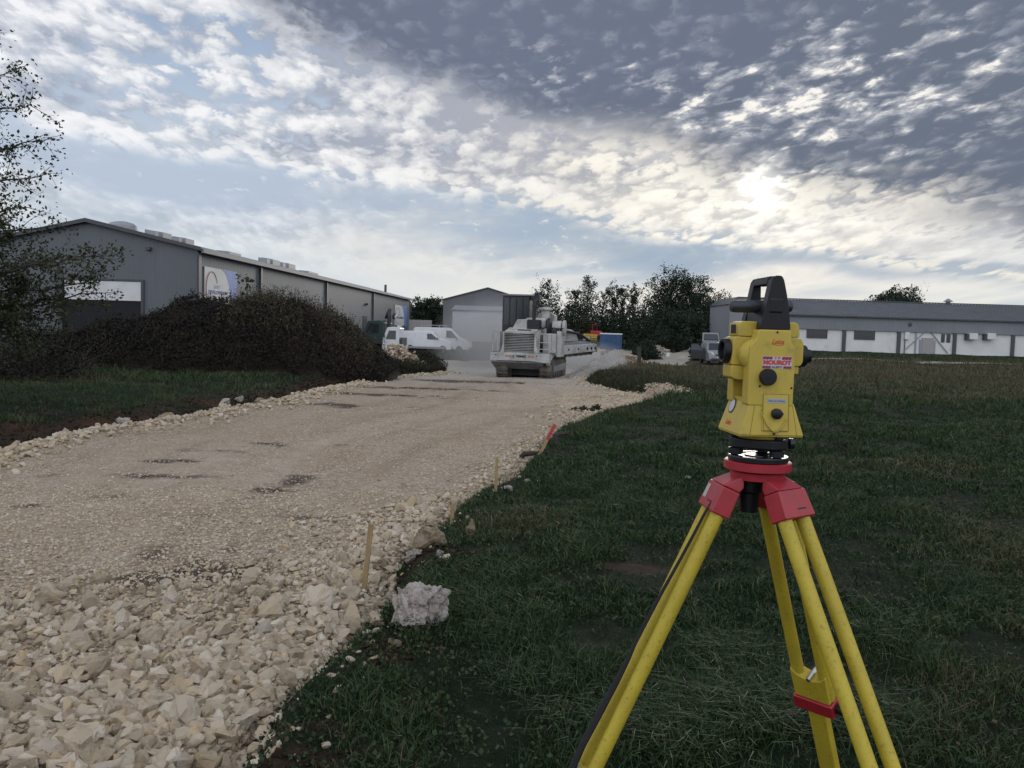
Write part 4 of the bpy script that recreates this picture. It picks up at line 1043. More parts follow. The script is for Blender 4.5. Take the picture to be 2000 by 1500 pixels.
def wire_fence():
    p = gat(840, 92); q = gat(884, 92); t = empty('wire_fence', p, 0, 'thin wire fence on the grass slope left of the pale hall', 'fence')
    n = 4; o = Vector(p)
    for i in range(n):
        c = Vector(p).lerp(Vector(q), i/(n-1)); c.z = gz(c.x, c.y)
        MB().cyl(c-o-Vector((0, 0, .2)), c-o+Vector((0, 0, 1.3)), .045, 6).build('post', M_TRIM, t)
    m = MB()
    for h in (.4, .8, 1.25): m.tube([Vector((p.x, 92, gz(p.x, 92)+h))-o, Vector((q.x, 92, gz(q.x, 92)+h))-o], .025, 4)
    m.build('wire', M_SGREY, t)
wire_fence()

# ------------------------------------------------------------------ vehicles
M_VWHITE = mat('white_vehicle_paint', (.66, .67, .68), .3, .05, 2, spec=.6, dirt=(.45, .43, .40), dirt_amt=.08)
M_TYRE = mat('tyre', (.018, .018, .019), .85, .15)
M_RIM = mat('wheel_rim', (.30, .31, .32), .35, .1, metal=.6)
M_LAMPC = mat('headlamp', (.55, .57, .60), .12, .05, spec=.8)
M_REDL = mat('tail_lamp', (.35, .02, .02), .25)
M_BLACK = mat('black_plastic', (.018, .019, .022), .5, .15)
def wheel(parent, x, y, r, w, side):
    t = MB().lathe([(r*.62, -w/2), (r*.92, -w/2), (r, -w*.32), (r, w*.32), (r*.92, w/2), (r*.62, w/2)], (x, y, r), 'x', 24).build('wheel', M_TYRE, parent, smooth=True)
    MB().lathe([(r*.60, -w*.42), (r*.60, w*.42), (r*.5, w*.5), (r*.15, w*.46)] if side > 0 else [(r*.15, -w*.46), (r*.5, -w*.5), (r*.60, -w*.42), (r*.60, w*.42)], (x, y, r), 'x', 20).build('rim', M_RIM, t, smooth=True)
def car_shell(prof, W, name, m, parent, tuck=.13, z_t=1.0, bevel=.06):
    # side outline (y forward, z up) swept across the width; points above z_t lean inward
    n = len(prof); vs = []; fs = []
    zt = max(p[1] for p in prof)
    for s in (-1, -.86, .86, 1):
        for (y, z) in prof:
            k = max(0, (z-z_t)/(zt-z_t+1e-6)); x = s*(W/2-tuck*k)
            yy = y*(.985 if abs(s) == 1 else 1); vs.append((x, yy, z))
    for a in range(3):
        for i in range(n): fs.append((a*n+i, a*n+(i+1) % n, (a+1)*n+(i+1) % n, (a+1)*n+i))
    fs += [tuple(range(n))[::-1], tuple(range(3*n, 4*n))]
    return MB().add(vs, fs).build(name, m, parent, bevel=bevel, seg=2)
def side_pane(poly, W, parent, tuck, z_t, zt, side, m=None, name='window'):
    def X(z, off): return side*(W/2-tuck*max(0, (z-z_t)/(zt-z_t))+off)
    n = len(poly); vs = [(X(z, -.05), y, z) for y, z in poly]+[(X(z, .006), y, z) for y, z in poly]
    MB().add(vs, [tuple(range(n))[::-1], tuple(range(n, 2*n))]+[(i, (i+1) % n, n+(i+1) % n, n+i) for i in range(n)]).build(name, m or M_GLASS, parent)
def van(loc, rz, label, big=False, rack=False, paint=None):
    t = empty('van', loc, rz, label, 'van', 'white vans parked by the warehouse')
    paint = paint or M_VWHITE
    if not big: L, W, H = 4.3, 1.8, 1.82; prof = [(-2.1, .35), (-2.14, 1.0), (-2.02, 1.68), (-1.85, 1.80), (.15, 1.82), (.55, 1.72), (1.15, 1.22), (1.85, 1.02), (2.08, .85), (2.13, .45), (2.05, .28)]; pane = [(.05, 1.15), (.02, 1.60), (.40, 1.60), (.88, 1.20), (.85, 1.12)]; ws = ((.60, 1.66), (1.10, 1.26)); wy = (-1.35, 1.35)
    else: L, W, H = 5.2, 1.95, 2.25; prof = [(-2.55, .35), (-2.6, 1.2), (-2.52, 2.1), (-2.35, 2.22), (.7, 2.25), (1.0, 2.12), (1.75, 1.35), (2.35, 1.08), (2.56, .85), (2.6, .45), (2.5, .28)]; pane = [(.45, 1.32), (.45, 1.98), (.90, 1.98), (1.42, 1.40), (1.40, 1.30)]; ws = ((1.05, 2.06), (1.70, 1.40)); wy = (-1.6, 1.65)
    car_shell(prof, W, 'body', paint, t, .14, 1.05)
    for s in (-1, 1): side_pane(pane, W, t, .14, 1.05, H, s)
    (ya, za), (yb, zb_) = ws; w1 = W/2-.26
    MB().add([(-w1, ya+.02, za+.045), (w1, ya+.02, za+.045), (w1+.06, yb+.02, zb_+.02), (-w1-.06, yb+.02, zb_+.02), (-w1, ya-.06, za-.05), (w1, ya-.06, za-.05), (w1+.06, yb-.06, zb_-.05), (-w1-.06, yb-.06, zb_-.05)], [(0,1,2,3), (4,7,6,5), (0,4,5,1), (1,5,6,2), (2,6,7,3), (3,7,4,0)]).build('windscreen', M_GLASS, t)
    for s in (-1, 1):
        for y in wy: wheel(t, s*(W/2-.10), y, .32, .2, s)
        MB().box((s*(W/2-.22), L/2-.13, .80), (.3, .14, .18)).build('headlight', M_LAMPC, t, bevel=.04)
        MB().box((s*(W/2+.09), (ya+yb)/2+.05, 1.22), (.16, .1, .2)).build('mirror', M_BLACK, t, bevel=.03)
    MB().box((0, L/2-.02, .42), (W*.9, .12, .22)).build('bumper', M_BLACK, t, bevel=.04)
    if rack:
        m = MB(); [m.bb(s*.62-.03, s*.62+.03, -1.9, .5, H+.16, H+.22) for s in (-1, 1)]; [m.bb(-.65, .65, y-.03, y+.03, H+.10, H+.158) for y in (-1.8, -1.0, -.2, .4)]; [m.bb(s*.6-.02, s*.6+.02, y-.02, y+.02, H-.02, H+.10) for s in (-1, 1) for y in (-1.8, -.2, .4)]
        m.build('roof_rack', M_RIM, t)
    return t
def on_ground(px, D, rz_only=False): p = gat(px, D); return p
p = gat(834, 70); van((p.x, p.y, p.z), R(-86), 'small rounded white van nearest the rubble heap by the warehouse')
p = gat(862, 76); van((p.x, p.y, p.z), R(-86), 'taller white panel van with a roof rack, behind the small white van', True, True)
p = gat(880, 83); van((p.x, p.y, p.z), R(-80), 'cream van mostly hidden behind the van with the roof rack', False, False, mat('cream_paint', (.52, .49, .42), .35, .06))
def white_truck():
    D = 66; p = gat(768, D); t = empty('flatbed_truck', (p.x, p.y, p.z-.30), R(86), 'white truck with a dark cluttered load half hidden behind the bramble mound', 'truck')
    t.scale = (.88, .88, .88)
    prof = [(-.75, .65), (-.80, 2.65), (-.55, 2.78), (.35, 2.70), (.72, 1.75), (.82, .65)]
    car_shell(prof, 2.1, 'cab', M_VWHITE, t, .10, 1.5, .05)
    for s in (-1, 1): side_pane([(-.45, 1.65), (-.45, 2.42), (.18, 2.42), (.45, 1.65)], 2.1, t, .10, 1.5, 2.78, s)
    MB().add([(-.85, .40, 2.62), (.85, .40, 2.62), (.92, .76, 1.80), (-.92, .76, 1.80), (-.85, .34, 2.6), (.85, .34, 2.6), (.92, .70, 1.78), (-.92, .70, 1.78)], [(0,1,2,3), (4,7,6,5), (0,4,5,1), (1,5,6,2), (2,6,7,3), (3,7,4,0)]).build('windscreen', M_GLASS, t)
    MB().bb(-.45, .45, -4.6, -.2, .55, .85).build('chassis', M_BLACK, t)
    MB().bb(-1.05, 1.05, -4.6, -.95, .90, 1.05).build('flatbed', mat('bed_grey', (.25, .25, .26), .6), t)
    MB().bb(-1.05, 1.05, -1.05, -.92, 1.055, 1.8).build('headboard', M_TRIM, t)
    for s in (-1, 1):
        for y in (.05, -3.6): wheel(t, s*.9, y, .42, .26, s)
        MB().box((s*1.25, .55, 1.95), (.14, .1, .45)).build('mirror', M_BLACK, t, bevel=.03)
    MB().tube([(-1.0, -.5, 2.82), (1.0, -.5, 2.82)], .06, 8).build('beacon_bar', M_TRIM, t)
white_truck()
def grab_truck():
    D = 71; p = gat(737, D); t = empty('loader_truck', (p.x, p.y, p.z), R(80), 'dark green truck cab with folded loader crane behind the bramble mound', 'truck')
    car_shell([(-.9, .7), (-.95, 2.5), (-.6, 2.7), (.5, 2.62), (.9, 1.7), (1.0, .7)], 2.3, 'cab', mat('dark_green_paint', (.03, .05, .045), .35), t, .1, 1.5, .05)
    for s in (-1, 1): side_pane([(-.5, 1.65), (-.5, 2.4), (.3, 2.4), (.6, 1.65)], 2.3, t, .1, 1.5, 2.7, s)
    c = MB(); c.tube([(-.6, -1.2, 1.2), (-.5, -1.2, 3.0), (.2, -1.0, 3.55), (1.0, -.6, 3.3), (1.2, -.3, 2.9)], [.18, .16, .2, .18, .1], 8); c.tube([(-.5, -1.6, 2.9), (.4, -1.4, 3.2), (1.1, -1.0, 3.05)], [.12, .16, .1], 8); c.build('loader_crane', M_BLACK, t)
    MB().bb(-1.1, 1.1, -4, -1.0, .8, 1.2).build('bed', M_BLACK, t)
    for s in (-1, 1):
        for y in (.1, -3.2): wheel(t, s*1.0, y, .45, .28, s)
grab_truck()

def blue_truck():
    D = 80; p = gat(1193, D); z = rzat(p.x, D)
    t = empty('tipper_truck', (p.x, p.y, z), R(-8), 'blue tipper truck driving away along the gravel road', 'truck')
    MBL = mat('blue_truck_paint', (.020, .062, .155), .55, .15, 2, dirt=(.12, .12, .12), dirt_amt=.12)
    b = MB(); b.bb(-1.05, 1.05, 0, 3.6, 1.0, 2.45); bed = b.build('tipper_body', MBL, t, bevel=.02)
    m = MB(); [m.bb(x-.04, x+.04, -.05, -.004, 1.05, 2.40) for x in (-1.0, -.5, 0, .5, 1.0)]; m.build('rib', MBL, bed)
    MB().bb(-1.08, 1.08, -.03, 3.63, 2.455, 2.56).build('top_rail', M_VWHITE, bed)
    MB().bb(-.42, .42, .0, 5.2, .62, .98).build('chassis', M_BLACK, t)
    cab = MB(); cab.prism([(3.75, .6), (3.75, 2.35), (4.0, 2.5), (4.9, 2.45), (5.35, 1.6), (5.4, .6)], -1.0, 1.0, 'x'); cab.build('cab', M_VWHITE, t, bevel=.05)
    MB().bb(-.95, .95, -.08, .05, .66, .96).build('rear_bumper', mat('bumper_grey', (.10, .10, .11), .6), t)
    def stripes(x0, x1, name):
        n = 6; w = (x1-x0)/n
        for col, par in ((M_VWHITE, 0), (M_REDL, 1)):
            s = MB()
            for i in range(n):
                if i % 2 == par: s.prism([(x0+w*i, .80), (x0+w*(i+1), .80), (x0+w*(i+1)+.06, .955), (x0+w*i+.06, .955)], -.1, -.084, 'y')
            s.build(name, col, t)
    stripes(-.95, -.42, 'hazard_marking'); stripes(.36, .88, 'hazard_marking')
    for s in (-1, 1):
        MB().box((s*.75, -.095, .72), (.30, .03, .09)).build('tail_light', M_REDL, t)
        for y in (.9, 4.5): wheel(t, s*.82, y, .38, .26, s)
        a = MB(); a.tube([(s*1.0, 4.5, 1.9), (s*1.28, 4.4, 1.9)], .025, 6); a.box((s*1.30, 4.38, 1.72), (.20, .08, .42)); a.build('mirror', M_BLACK, t, bevel=.02)
    MB().box((0, -.10, .58), (.5, .02, .11)).build('number_plate', M_VWHITE, t)
blue_truck()

def front_car():
    D = 63; p = gat(1398, D); t = empty('minivan', (p.x, p.y, p.z), R(180-2), 'silver grey minivan facing us with a front door open and tailgate raised', 'car')
    MS = mat('silver_paint', (.20, .21, .225), .35, .06, 3, metal=0, spec=.5)
    prof = [(-2.05, .35), (-2.10, .95), (-1.85, 1.55), (-1.55, 1.64), (-.2, 1.66), (.30, 1.56), (1.05, 1.06), (1.75, .90), (2.02, .70), (2.06, .38), (1.95, .24)]
    W = 1.74; car_shell(prof, W, 'body', MS, t, .20, .95, .06)
    w0, w1 = .56, .70
    MB().add([(-w0, .36, 1.57), (w0, .36, 1.57), (w1, 1.06, 1.10), (-w1, 1.06, 1.10), (-w0, .27, 1.48), (w0, .27, 1.48), (w1, .96, 1.04), (-w1, .96, 1.04)], [(0,1,2,3), (4,7,6,5), (0,4,5,1), (1,5,6,2), (2,6,7,3), (3,7,4,0)]).build('windscreen', M_GLASS, t)
    for s in (-1, 1):
        side_pane([(-1.6, 1.02), (-1.5, 1.48), (.15, 1.50), (.75, 1.06)], W, t, .20, .95, 1.66, s)
        MB().add([(s*.46, 2.06, .70), (s*.84, 1.86, .70), (s*.88, 1.58, .95), (s*.56, 1.88, .93), (s*.48, 1.88, .70), (s*.80, 1.66, .70), (s*.83, 1.50, .90), (s*.56, 1.74, .89)], [(0,1,2,3), (4,7,6,5), (0,4,5,1), (1,5,6,2), (2,6,7,3), (3,7,4,0)]).build('headlight', M_LAMPC, t)
        for y in (-1.3, 1.25): wheel(t, s*.74, y, .31, .2, s)
        MB().box((s*.98, .62, 1.10), (.20, .10, .15)).build('mirror', M_BLACK, t, bevel=.03)
    MB().box((0, 2.03, .72), (.75, .06, .09)).build('grille', M_BLACK, t, bevel=.01); MB().box((0, 2.05, .38), (1.35, .06, .17)).build('lower_grille', M_BLACK, t, bevel=.02)
    MB().box((0, 2.075, .53), (.5, .02, .11)).build('number_plate', M_VWHITE, t)
    # open front door (its own left side, which is on our right for a car facing us is hidden; the open one is at our left)
    hinge = Vector((.87, .85, 0)); d = MB(); a = R(70); ux, uy = math.sin(a), -math.cos(a)
    def dp(s, z, o=0): return (hinge.x+ux*s-uy*o, hinge.y+uy*s+ux*o, z)
    poly = [(0, .35), (0, 1.02), (1.12, 1.02), (1.12, .35)]
    MD = mat('door_dark_trim', (.02, .021, .024), .6)
    d.add([dp(s, z) for s, z in poly]+[dp(s, z, .08) for s, z in poly], [(0,1,2,3), (7,6,5,4), (0,4,5,1), (1,5,6,2), (2,6,7,3), (3,7,4,0)]); door = d.build('front_door', MD, t, bevel=.02)
    MB().add([dp(s, z, .03) for s, z in ((.15, 1.03), (.62, 1.48), (1.08, 1.46), (1.10, 1.03))]+[dp(s, z, .05) for s, z in ((.15, 1.03), (.62, 1.48), (1.08, 1.46), (1.10, 1.03))], [(0,1,2,3), (7,6,5,4), (0,4,5,1), (1,5,6,2), (2,6,7,3), (3,7,4,0)]).build('door_window', mat('clear_glass', (.09, .11, .12), .1, .05, spec=.7), door)
    MB().tube([dp(.15, 1.03, .04), dp(.62, 1.50, .04), dp(1.10, 1.48, .04), dp(1.13, 1.03, .04)], .03, 6).build('window_frame', MD, door)
    # raised tailgate
    tg = MB(); P0 = [(-.70, -1.70, 1.62), (.70, -1.70, 1.62), (.62, -2.15, 2.35), (-.62, -2.15, 2.35)]
    tg.add(P0+[(x, y+.09, z+.04) for x, y, z in P0], [(3,2,1,0), (4,5,6,7), (0,1,5,4), (1,2,6,5), (2,3,7,6), (3,0,4,7)]); tgo = tg.build('tailgate', MS, t, bevel=.05)
    G0 = [(-.58, -1.72, 1.78), (.58, -1.72, 1.78), (.50, -2.0, 2.22), (-.50, -2.0, 2.22)]
    MB().add([(x, y+.10, z+.05) for x, y, z in G0]+[(x, y+.03, z) for x, y, z in G0], [(3,2,1,0), (4,5,6,7), (0,1,5,4), (1,2,6,5), (2,3,7,6), (3,0,4,7)]).build('rear_window', M_GLASS, tgo)
    MB().tube([(-.5, -.9, 1.64), (-.5, -1.0, 2.5)], .012, 5).build('antenna', M_BLACK, t)
front_car()

def excavator():
    D = 118; p = gat(1152, D); z = rzat(p.x, D); z = max(z, gz(p.x, D))
    zc = at(1152, 655, D).z
    t = empty('excavator', (p.x, p.y, zc-1.0), R(25), 'red excavator with folded arm parked in front of the dark trees', 'excavator')
    MR = mat('excavator_red', (.32, .028, .02), .5, .12, 2)
    for s in (-1, 1): MB().prism([(-1.3, .1), (-1.5, .4), (-1.3, .7), (1.3, .7), (1.5, .4), (1.3, .1)], s*.55, s*1.0, 'x').build('track', M_TYRE, t, bevel=.04)
    MB().bb(-.9, .95, -1.5, 1.0, .85, 1.5).build('upper_body', MR, t, bevel=.08)
    MB().prism([(-1.9, .95), (-1.5, .85), (-1.5, 1.7), (-1.8, 1.6)], -.9, .95, 'x').build('counterweight', MR, t, bevel=.05)
    c = MB(); c.prism([(-.5, 1.5), (-.45, 2.6), (.75, 2.6), (1.0, 2.0), (1.0, 1.5)], .05, .95, 'x'); cab = c.build('cab', MR, t, bevel=.06)
    for x0 in (.952,): MB().prism([(-.3, 1.7), (-.28, 2.45), (.65, 2.45), (.82, 1.95), (.82, 1.7)], x0, x0+.01, 'x').build('window', M_GLASS, cab)
    MB().prism([(.18, 1.65), (.18, 2.45), (.82, 2.45), (.82, 1.65)], -.515, -.505, 'y').build('rear_window', M_GLASS, cab)
    b = MB(); b.tube([(-.5, .9, 1.4), (-.75, 1.4, 2.5), (-1.0, 1.2, 3.2)], [.26, .24, .18], 8); b.build('boom', MR, t)
    MB().tube([(-1.0, 1.2, 3.2), (-1.35, .6, 2.4), (-1.45, .4, 1.3)], [.2, .16, .12], 8).build('arm', MR, t)
    MB().prism([(.1, .7), (.6, .7), (.75, 1.2), (.3, 1.35)], -1.75, -1.15, 'x').build('bucket', M_TRIM, t)
excavator()
M_YEL = mat('site_yellow', (.40, .29, .04), .6, .15, 2)
def crate(px, D, w, h, label, yellow_top):
    p = gat(px, D); zc = at(px, 667, D).z; t = empty('site_crate', (p.x, p.y, zc), 0, label, 'crate', 'yellow crates near the red excavator')
    MB().bb(-w/2, w/2, 0, 1.2, .15, h*.72).build('box', mat('crate_beige', (.34, .31, .22), .7) if yellow_top else M_YEL, t, bevel=.03)
    MB().bb(-w/2-.03, w/2+.03, -.03, 1.23, h*.724, h).build('lid', M_YEL, t, bevel=.03)
    m = MB(); [m.bb(x-.1, x+.1, .05, 1.15, -.6, .145) for x in (-w*.38, w*.38)]; m.build('skid', M_TRIM, t)
    if not yellow_top: MB().bb(-w/2+.05, w/2-.05, -.02, -.004, h*.30, h*.45).build('dark_slot', M_BLACK, t)
crate(1146.5, 106, .85, 1.0, 'beige site crate with a yellow lid, left of the pair below the excavator', True)
crate(1160, 106, .80, .92, 'all yellow site crate, right of the pair below the excavator', False)

# ------------------------------------------------------------------ tracked trenching machine
def trencher():
    D = 37.3; p = at(1012, 738, D); p = Vector((p.x, D, float(road_z(D))))
    t = empty('trenching_machine', p, R(-11), 'big pale grey tracked trenching machine driving away down the dusty gravel road', 'machine')
    MG = mat('machine_paint', (.45, .455, .44), .6, .10, 1.5, dirt=(.17, .15, .125), dirt_amt=.24, dscale=1.1)
    MGd = mat('machine_dark_paint_and_shade', (.16, .165, .17), .6, .2, 2, dirt=(.26, .25, .23), dirt_amt=.15)
    MK = mat('machine_black', (.012, .013, .016), .6, .2)
    MT = mat('track_steel', (.060, .050, .042), .75, .35, 4, bump=.5, dirt=(.20, .17, .135), dirt_amt=.22, dscale=2.5)
    # rear counterweight bumper
    b = MB(); b.prism([(-1.34, .78), (-1.34, 1.16), (1.38, 1.16), (1.38, .74), (1.10, .74), (.70, .80), (-1.2, .80)], 0, .25, 'y')
    b.prism([(.252, 1.16), (1.75, 1.16), (1.75, .95), (1.1, .95), (.55, .46), (.252, .74)], 1.20, 1.38, 'x')
    b.prism([(.252, 1.16), (1.2, 1.16), (1.2, .8), (.252, .8)], -1.34, -1.22, 'x')
    bump = b.build('rear_bumper', MG, t, bevel=.025)
    u = MB(); u.add([(-1.30, .03, .776), (1.09, .03, .776), (1.09, .9, .44), (-1.25, .9, .44), (-1.30, .03, .74), (1.05, .03, .735), (.95, .6, .42), (-1.2, .6, .42)], [(0,1,2,3), (4,7,6,5), (0,4,5,1), (1,5,6,2), (2,6,7,3), (3,7,4,0)]); u.build('belly_plate', MGd, t)  # slanted underside; its darker colour stands in for shade on the down-facing slope
    for x in (-1.08, .80):
        w = MB(); w.box((x, -.004, 1.01), (.13, .05, .17)); w.build('tow_lug', MG, bump, bevel=.015); MB().box((x+.01, -.035, 1.05), (.05, .012, .05)).build('lug_hole', MK, bump)
    text('TESMEC', 'lettering', MK, bump, (.10, -.006, 1.01), .125, (R(90), 0, 0), .48, 0, .003, bold=.006)
    MB().lathe([(.055, 0), (.055, .012)], (-.24, -.013, 1.01), 'y', 16).build('emblem', MK, bump); 
    MB().prism([(-.25, .985), (-.19, .985), (-.19, 1.035), (-.25, 1.035)], -.018, -.014, 'y').build('emblem_notch', MG, bump)
    for x0, x1 in ((-.62, -.50), (-.46, -.34), (.42, .53), (.60, .68)): MB().bb(x0, x1, -.008, -.003, .98, 1.05).build('red_marking', M_SRED, bump)
    # engine housing with louvred rear
    e = MB(); e.prism([(-.90, 1.165), (-.80, 1.5), (-.80, 2.10), (-.72, 2.12), (-.72, 1.165)], .12, .6, 'y'); e.prism([(.66, 1.165), (.66, 2.12), (.72, 2.10), (.74, 1.5), (.86, 1.165)], .12, .6, 'y')
    e.bb(-.718, .658, .12, .6, 2.03, 2.12); e.bb(-.718, .658, .12, .5, 1.165, 1.20)
    fr = e.build('grille_frame', MG, t, bevel=.02)
    MB().bb(-.71, .65, .40, .45, 1.21, 2.02).build('radiator', MK, fr)
    for i in range(11):
        z = 1.235+i*.073
        MB().prism([(.13, z), (.20, z+.030), (.215, z+.025), (.15, z-.012)], -.717, .657, 'x').build('louvre', MG, fr)
    h = MB(); h.prism([(.6, 1.165), (.6, 2.10), (1.6, 2.32), (3.2, 2.32), (3.2, 1.165)], -.80, .74, 'x'); h.prism([(.122, 2.123), (.602, 2.123), (1.6, 2.326), (.9, 2.25)], -.74, .70, 'x'); h.build('hood', MG, t, bevel=.03)
    MB().box((.12, .62, 2.175), (.62, .34, .12)).build('air_scoop', MK, t, bevel=.03)
    c = MB(); c.prism([(-.58, 2.24), (-.34, 2.70), (.14, 2.72), (.14, 2.24)], 1.15, 2.2, 'y'); c.build('side_cowl', MG, t, bevel=.03)
    MB().bb(.16, .74, 1.0, 1.6, 2.26, 2.70).build('muffler_box', MK, t, bevel=.03)
    MB().bb(-.05, .95, 1.62, 2.3, 2.3, 2.80).build('rear_cowl', MG, t, bevel=.12)
    ex = MB(); ex.cyl((.42, 1.3, 2.68), (.42, 1.3, 3.35), .085, 12); ex.tube([(.42, 1.3, 3.3), (.42, 1.35, 3.55), (.55, 1.5, 3.62)], .10, 12); ex.build('exhaust_pipe', MK, t, smooth=True)
    # tall dark cab
    cb = MB(); cb.bb(-1.36, -.04, 2.6, 4.2, 1.6, 3.84); cab = cb.build('cab', mat('cab_dark', (.016, .018, .024), .35, .3), t, bevel=.04)
    MB().bb(-1.38, .20, 2.55, 4.25, 3.845, 3.93).build('cab_roof', MGd, cab, bevel=.02)
    MB().bb(-1.28, -.12, 2.585, 2.597, 2.45, 3.74).build('rear_window', M_GLASS, cab)
    m = MB(); [m.bb(x-.025, x+.025, 2.55, 2.583, 2.4, 3.78) for x in (-1.0, -.68, -.36)]; m.build('window_bar', MK, cab)
    a = MB(); a.box((.22, 2.9, 3.78), (.44, .6, .26)); a.cyl((.26, 2.7, 3.9), (.26, 2.7, 4.02), .10, 12); a.box((.36, 2.75, 3.58), (.16, .3, .18)); a.build('work_lamp', MK, cab, bevel=.04)
    rs = MB(); rs.prism([(.38, 3.42), (.40, 3.52), (1.18, 3.28), (1.16, 3.20)], 2.2, 3.2, 'y'); rs.build('sloping_visor', MK, t, bevel=.02)
    af = MB(); af.lathe([(.20, 0), (.22, .35), (.21, .44)], (.86, 2.0, 2.72), n=20); af.lathe([(.30, 0), (.33, .05), (.30, .12), (.12, .17)], (.86, 2.0, 3.16), n=24); af.build('air_cleaner', MG, t, smooth=True)
    eb = MB(); eb.prism([(.48, 2.75), (.60, 3.12), (.92, 3.12), (1.22, 2.95), (1.24, 2.60), (.48, 2.60)], 2.35, 3.3, 'y'); eb.tube([(.5, 1.95, 2.75), (.58, 1.9, 2.98), (.74, 1.95, 3.05)], .04, 8); eb.build('engine_block', MG, t, bevel=.03)
    # hydraulic drums on the right
    MB().lathe([(.10, 0), (.40, .03), (.40, .15), (.12, .2)], (.98, 1.75, 2.40), 'x', 24).build('drive_drum', MK, t, smooth=True)
    dr = MB(); dr.lathe([(.14, 0), (.32, .02), (.34, .42), (.20, .46)], (1.22, 1.9, 2.36), 'x', 20); dr.lathe([(.10, 0), (.36, .02), (.36, .14), (.1, .18)], (1.70, 1.9, 2.36), 'x', 24); dr.build('hydraulic_motor', MG, t, smooth=True)
    hs = MB()
    for k in range(7):
        r_ = random.Random(k); x = 1.0+.1*k; hs.tube([(x, 1.5, 2.06), (x+.08, 1.42, 2.25+.1*r_.random()), (x+.2, 1.6, 2.35), (x+.15, 1.85, 2.2)], .028, 6)
    hs.build('hydraulic_hose', MK, t, smooth=True)
    # right cabinet, platforms, rails
    cbn = MB(); cbn.bb(.92, 1.52, 1.0, 2.6, 1.17, 2.08); cbn.bb(1.525, 1.72, 1.25, 2.6, 1.0, 2.20); cbn.build('side_cabinet', MG, t, bevel=.03)
    m = MB(); [m.bb(1.12+i*.19, 1.125+i*.19, .985, .997, 1.2, 2.05) for i in range(2)]; m.build('cabinet_seam', MK, t)
    MB().bb(.80, 1.42, .26, .98, 1.165, 1.20).build('platform', MGd, t); MB().bb(-1.33, -.92, .26, 2.5, 1.165, 1.20).build('platform', MGd, t)
    def rail(x0, x1, y, zt, mids, name='handrail'):
        m = MB(); m.tube([(x0, y, 1.20), (x0, y, zt-.06), (x0+.05, y, zt), (x1-.05, y, zt), (x1, y, zt-.06), (x1, y, 1.20)], .022, 8)
        for z in mids: m.tube([(x0, y, z), (x1, y, z)], .018, 6)
        m.build(name, MG, t, smooth=True)
    rail(-1.30, -1.06, .32, 2.14, (1.70,)); rail(.86, 1.36, .32, 2.05, (1.66, 1.36))
    m = MB()
    for z in (1.66, 1.25): m.tube([(1.36, .32, z), (1.40, .9, z+.02)], .02, 6)
    m.build('handrail', MG, t, smooth=True)
    MB().bb(-1.03, -.82, .62, 2.6, 1.21, 2.12).build('side_panel', MGd, t, bevel=.02)
    # crawler tracks
    for x0, x1 in ((-1.10, -.58), (.92, 1.44)):
        prof = []
        for k in range(13): an = R(90-15*k); prof.append((5.1+.42*math.cos(an), .44+.42*math.sin(an)))
        for k in range(13): an = R(-90-15*k); prof.append((.75+.42*math.cos(an), .44+.42*math.sin(an)))
        tk = MB().prism(prof, x0, x1, 'x').build('track', MT, t)
        sh = MB(); P2 = prof+[prof[0]]; per = []
        acc = 0
        for a_, b_ in zip(P2, P2[1:]):
            L = math.hypot(b_[0]-a_[0], b_[1]-a_[1]); 
            while acc < L:
                k = acc/L; y, z = a_[0]+(b_[0]-a_[0])*k, a_[1]+(b_[1]-a_[1])*k; ty, tz = (b_[0]-a_[0])/L, (b_[1]-a_[1])/L
                sh.box(((x0+x1)/2, y+tz*-.0, z), (x1-x0+.05, .05, .07), Matrix.Rotation(math.atan2(tz, ty), 3, 'X')); acc += .19
            acc -= L
        sh.build('track_shoe', MT, tk)
        f = MB(); f.bb(x1+.012, x1+.06, .85, 5.0, .30, .60); f.build('track_frame', MGd, tk, bevel=.02)
        rl = MB(); [rl.lathe([(.12, 0), (.16, .015), (.16, .05), (.05, .06)], (x1+.01, y, .22), 'x', 14) for y in np.arange(1.1, 5, .65)]; rl.build('roller', MT, tk, smooth=True)
    MB().bb(-.56, .90, 1.2, 4.8, .10, 1.15).build('undercarriage_shade', MK, t)  # undercarriage, run low and black to stand in for shade between the tracks
    # digging boom carried to the right in front
    a0 = Vector((1.15, 3.4, 1.42)); dirb = Vector((.46, 1.0, .035)).normalized(); side = Vector((dirb.y, -dirb.x, 0)).normalized(); up = side.cross(dirb)
    def bp(s, w, h): return a0+dirb*s+side*w+up*h
    def bar(s0, s1, w0, w1, h0, h1, h0b=None, h1b=None):
        h0b = h0 if h0b is None else h0b; h1b = h1 if h1b is None else h1b
        vs = [bp(s0, w0, h0), bp(s1, w0, h0b), bp(s1, w1, h0b), bp(s0, w1, h0), bp(s0, w0, h1), bp(s1, w0, h1b), bp(s1, w1, h1b), bp(s0, w1, h1)]
        return MB().add(vs, [(0,3,2,1), (4,5,6,7), (0,1,5,4), (1,2,6,5), (2,3,7,6), (3,0,4,7)])
    boom = bar(-.5, 3.5, .05, .30, -.40, .06, -.30, .10).build('digging_boom', MG, t, bevel=.03)
    bar(-.4, 3.4, -.75, .045, -.3, .22, -.2, .18).build('boom_deck', MGd, boom)
    pts = [bp(s, .0, -.45+s*.018) for s in np.arange(-.3, 3.6, .25)]+[bp(3.72, 0, -.26), bp(3.85, 0, -.06), bp(3.75, 0, .14)]
    ch = MB(); ch.tube(pts, .09, 6)
    for q in pts[::2]: ch.box(q, (.40, .12, .16))
    ch.build('digging_chain', MT, boom)
    hl = MB()
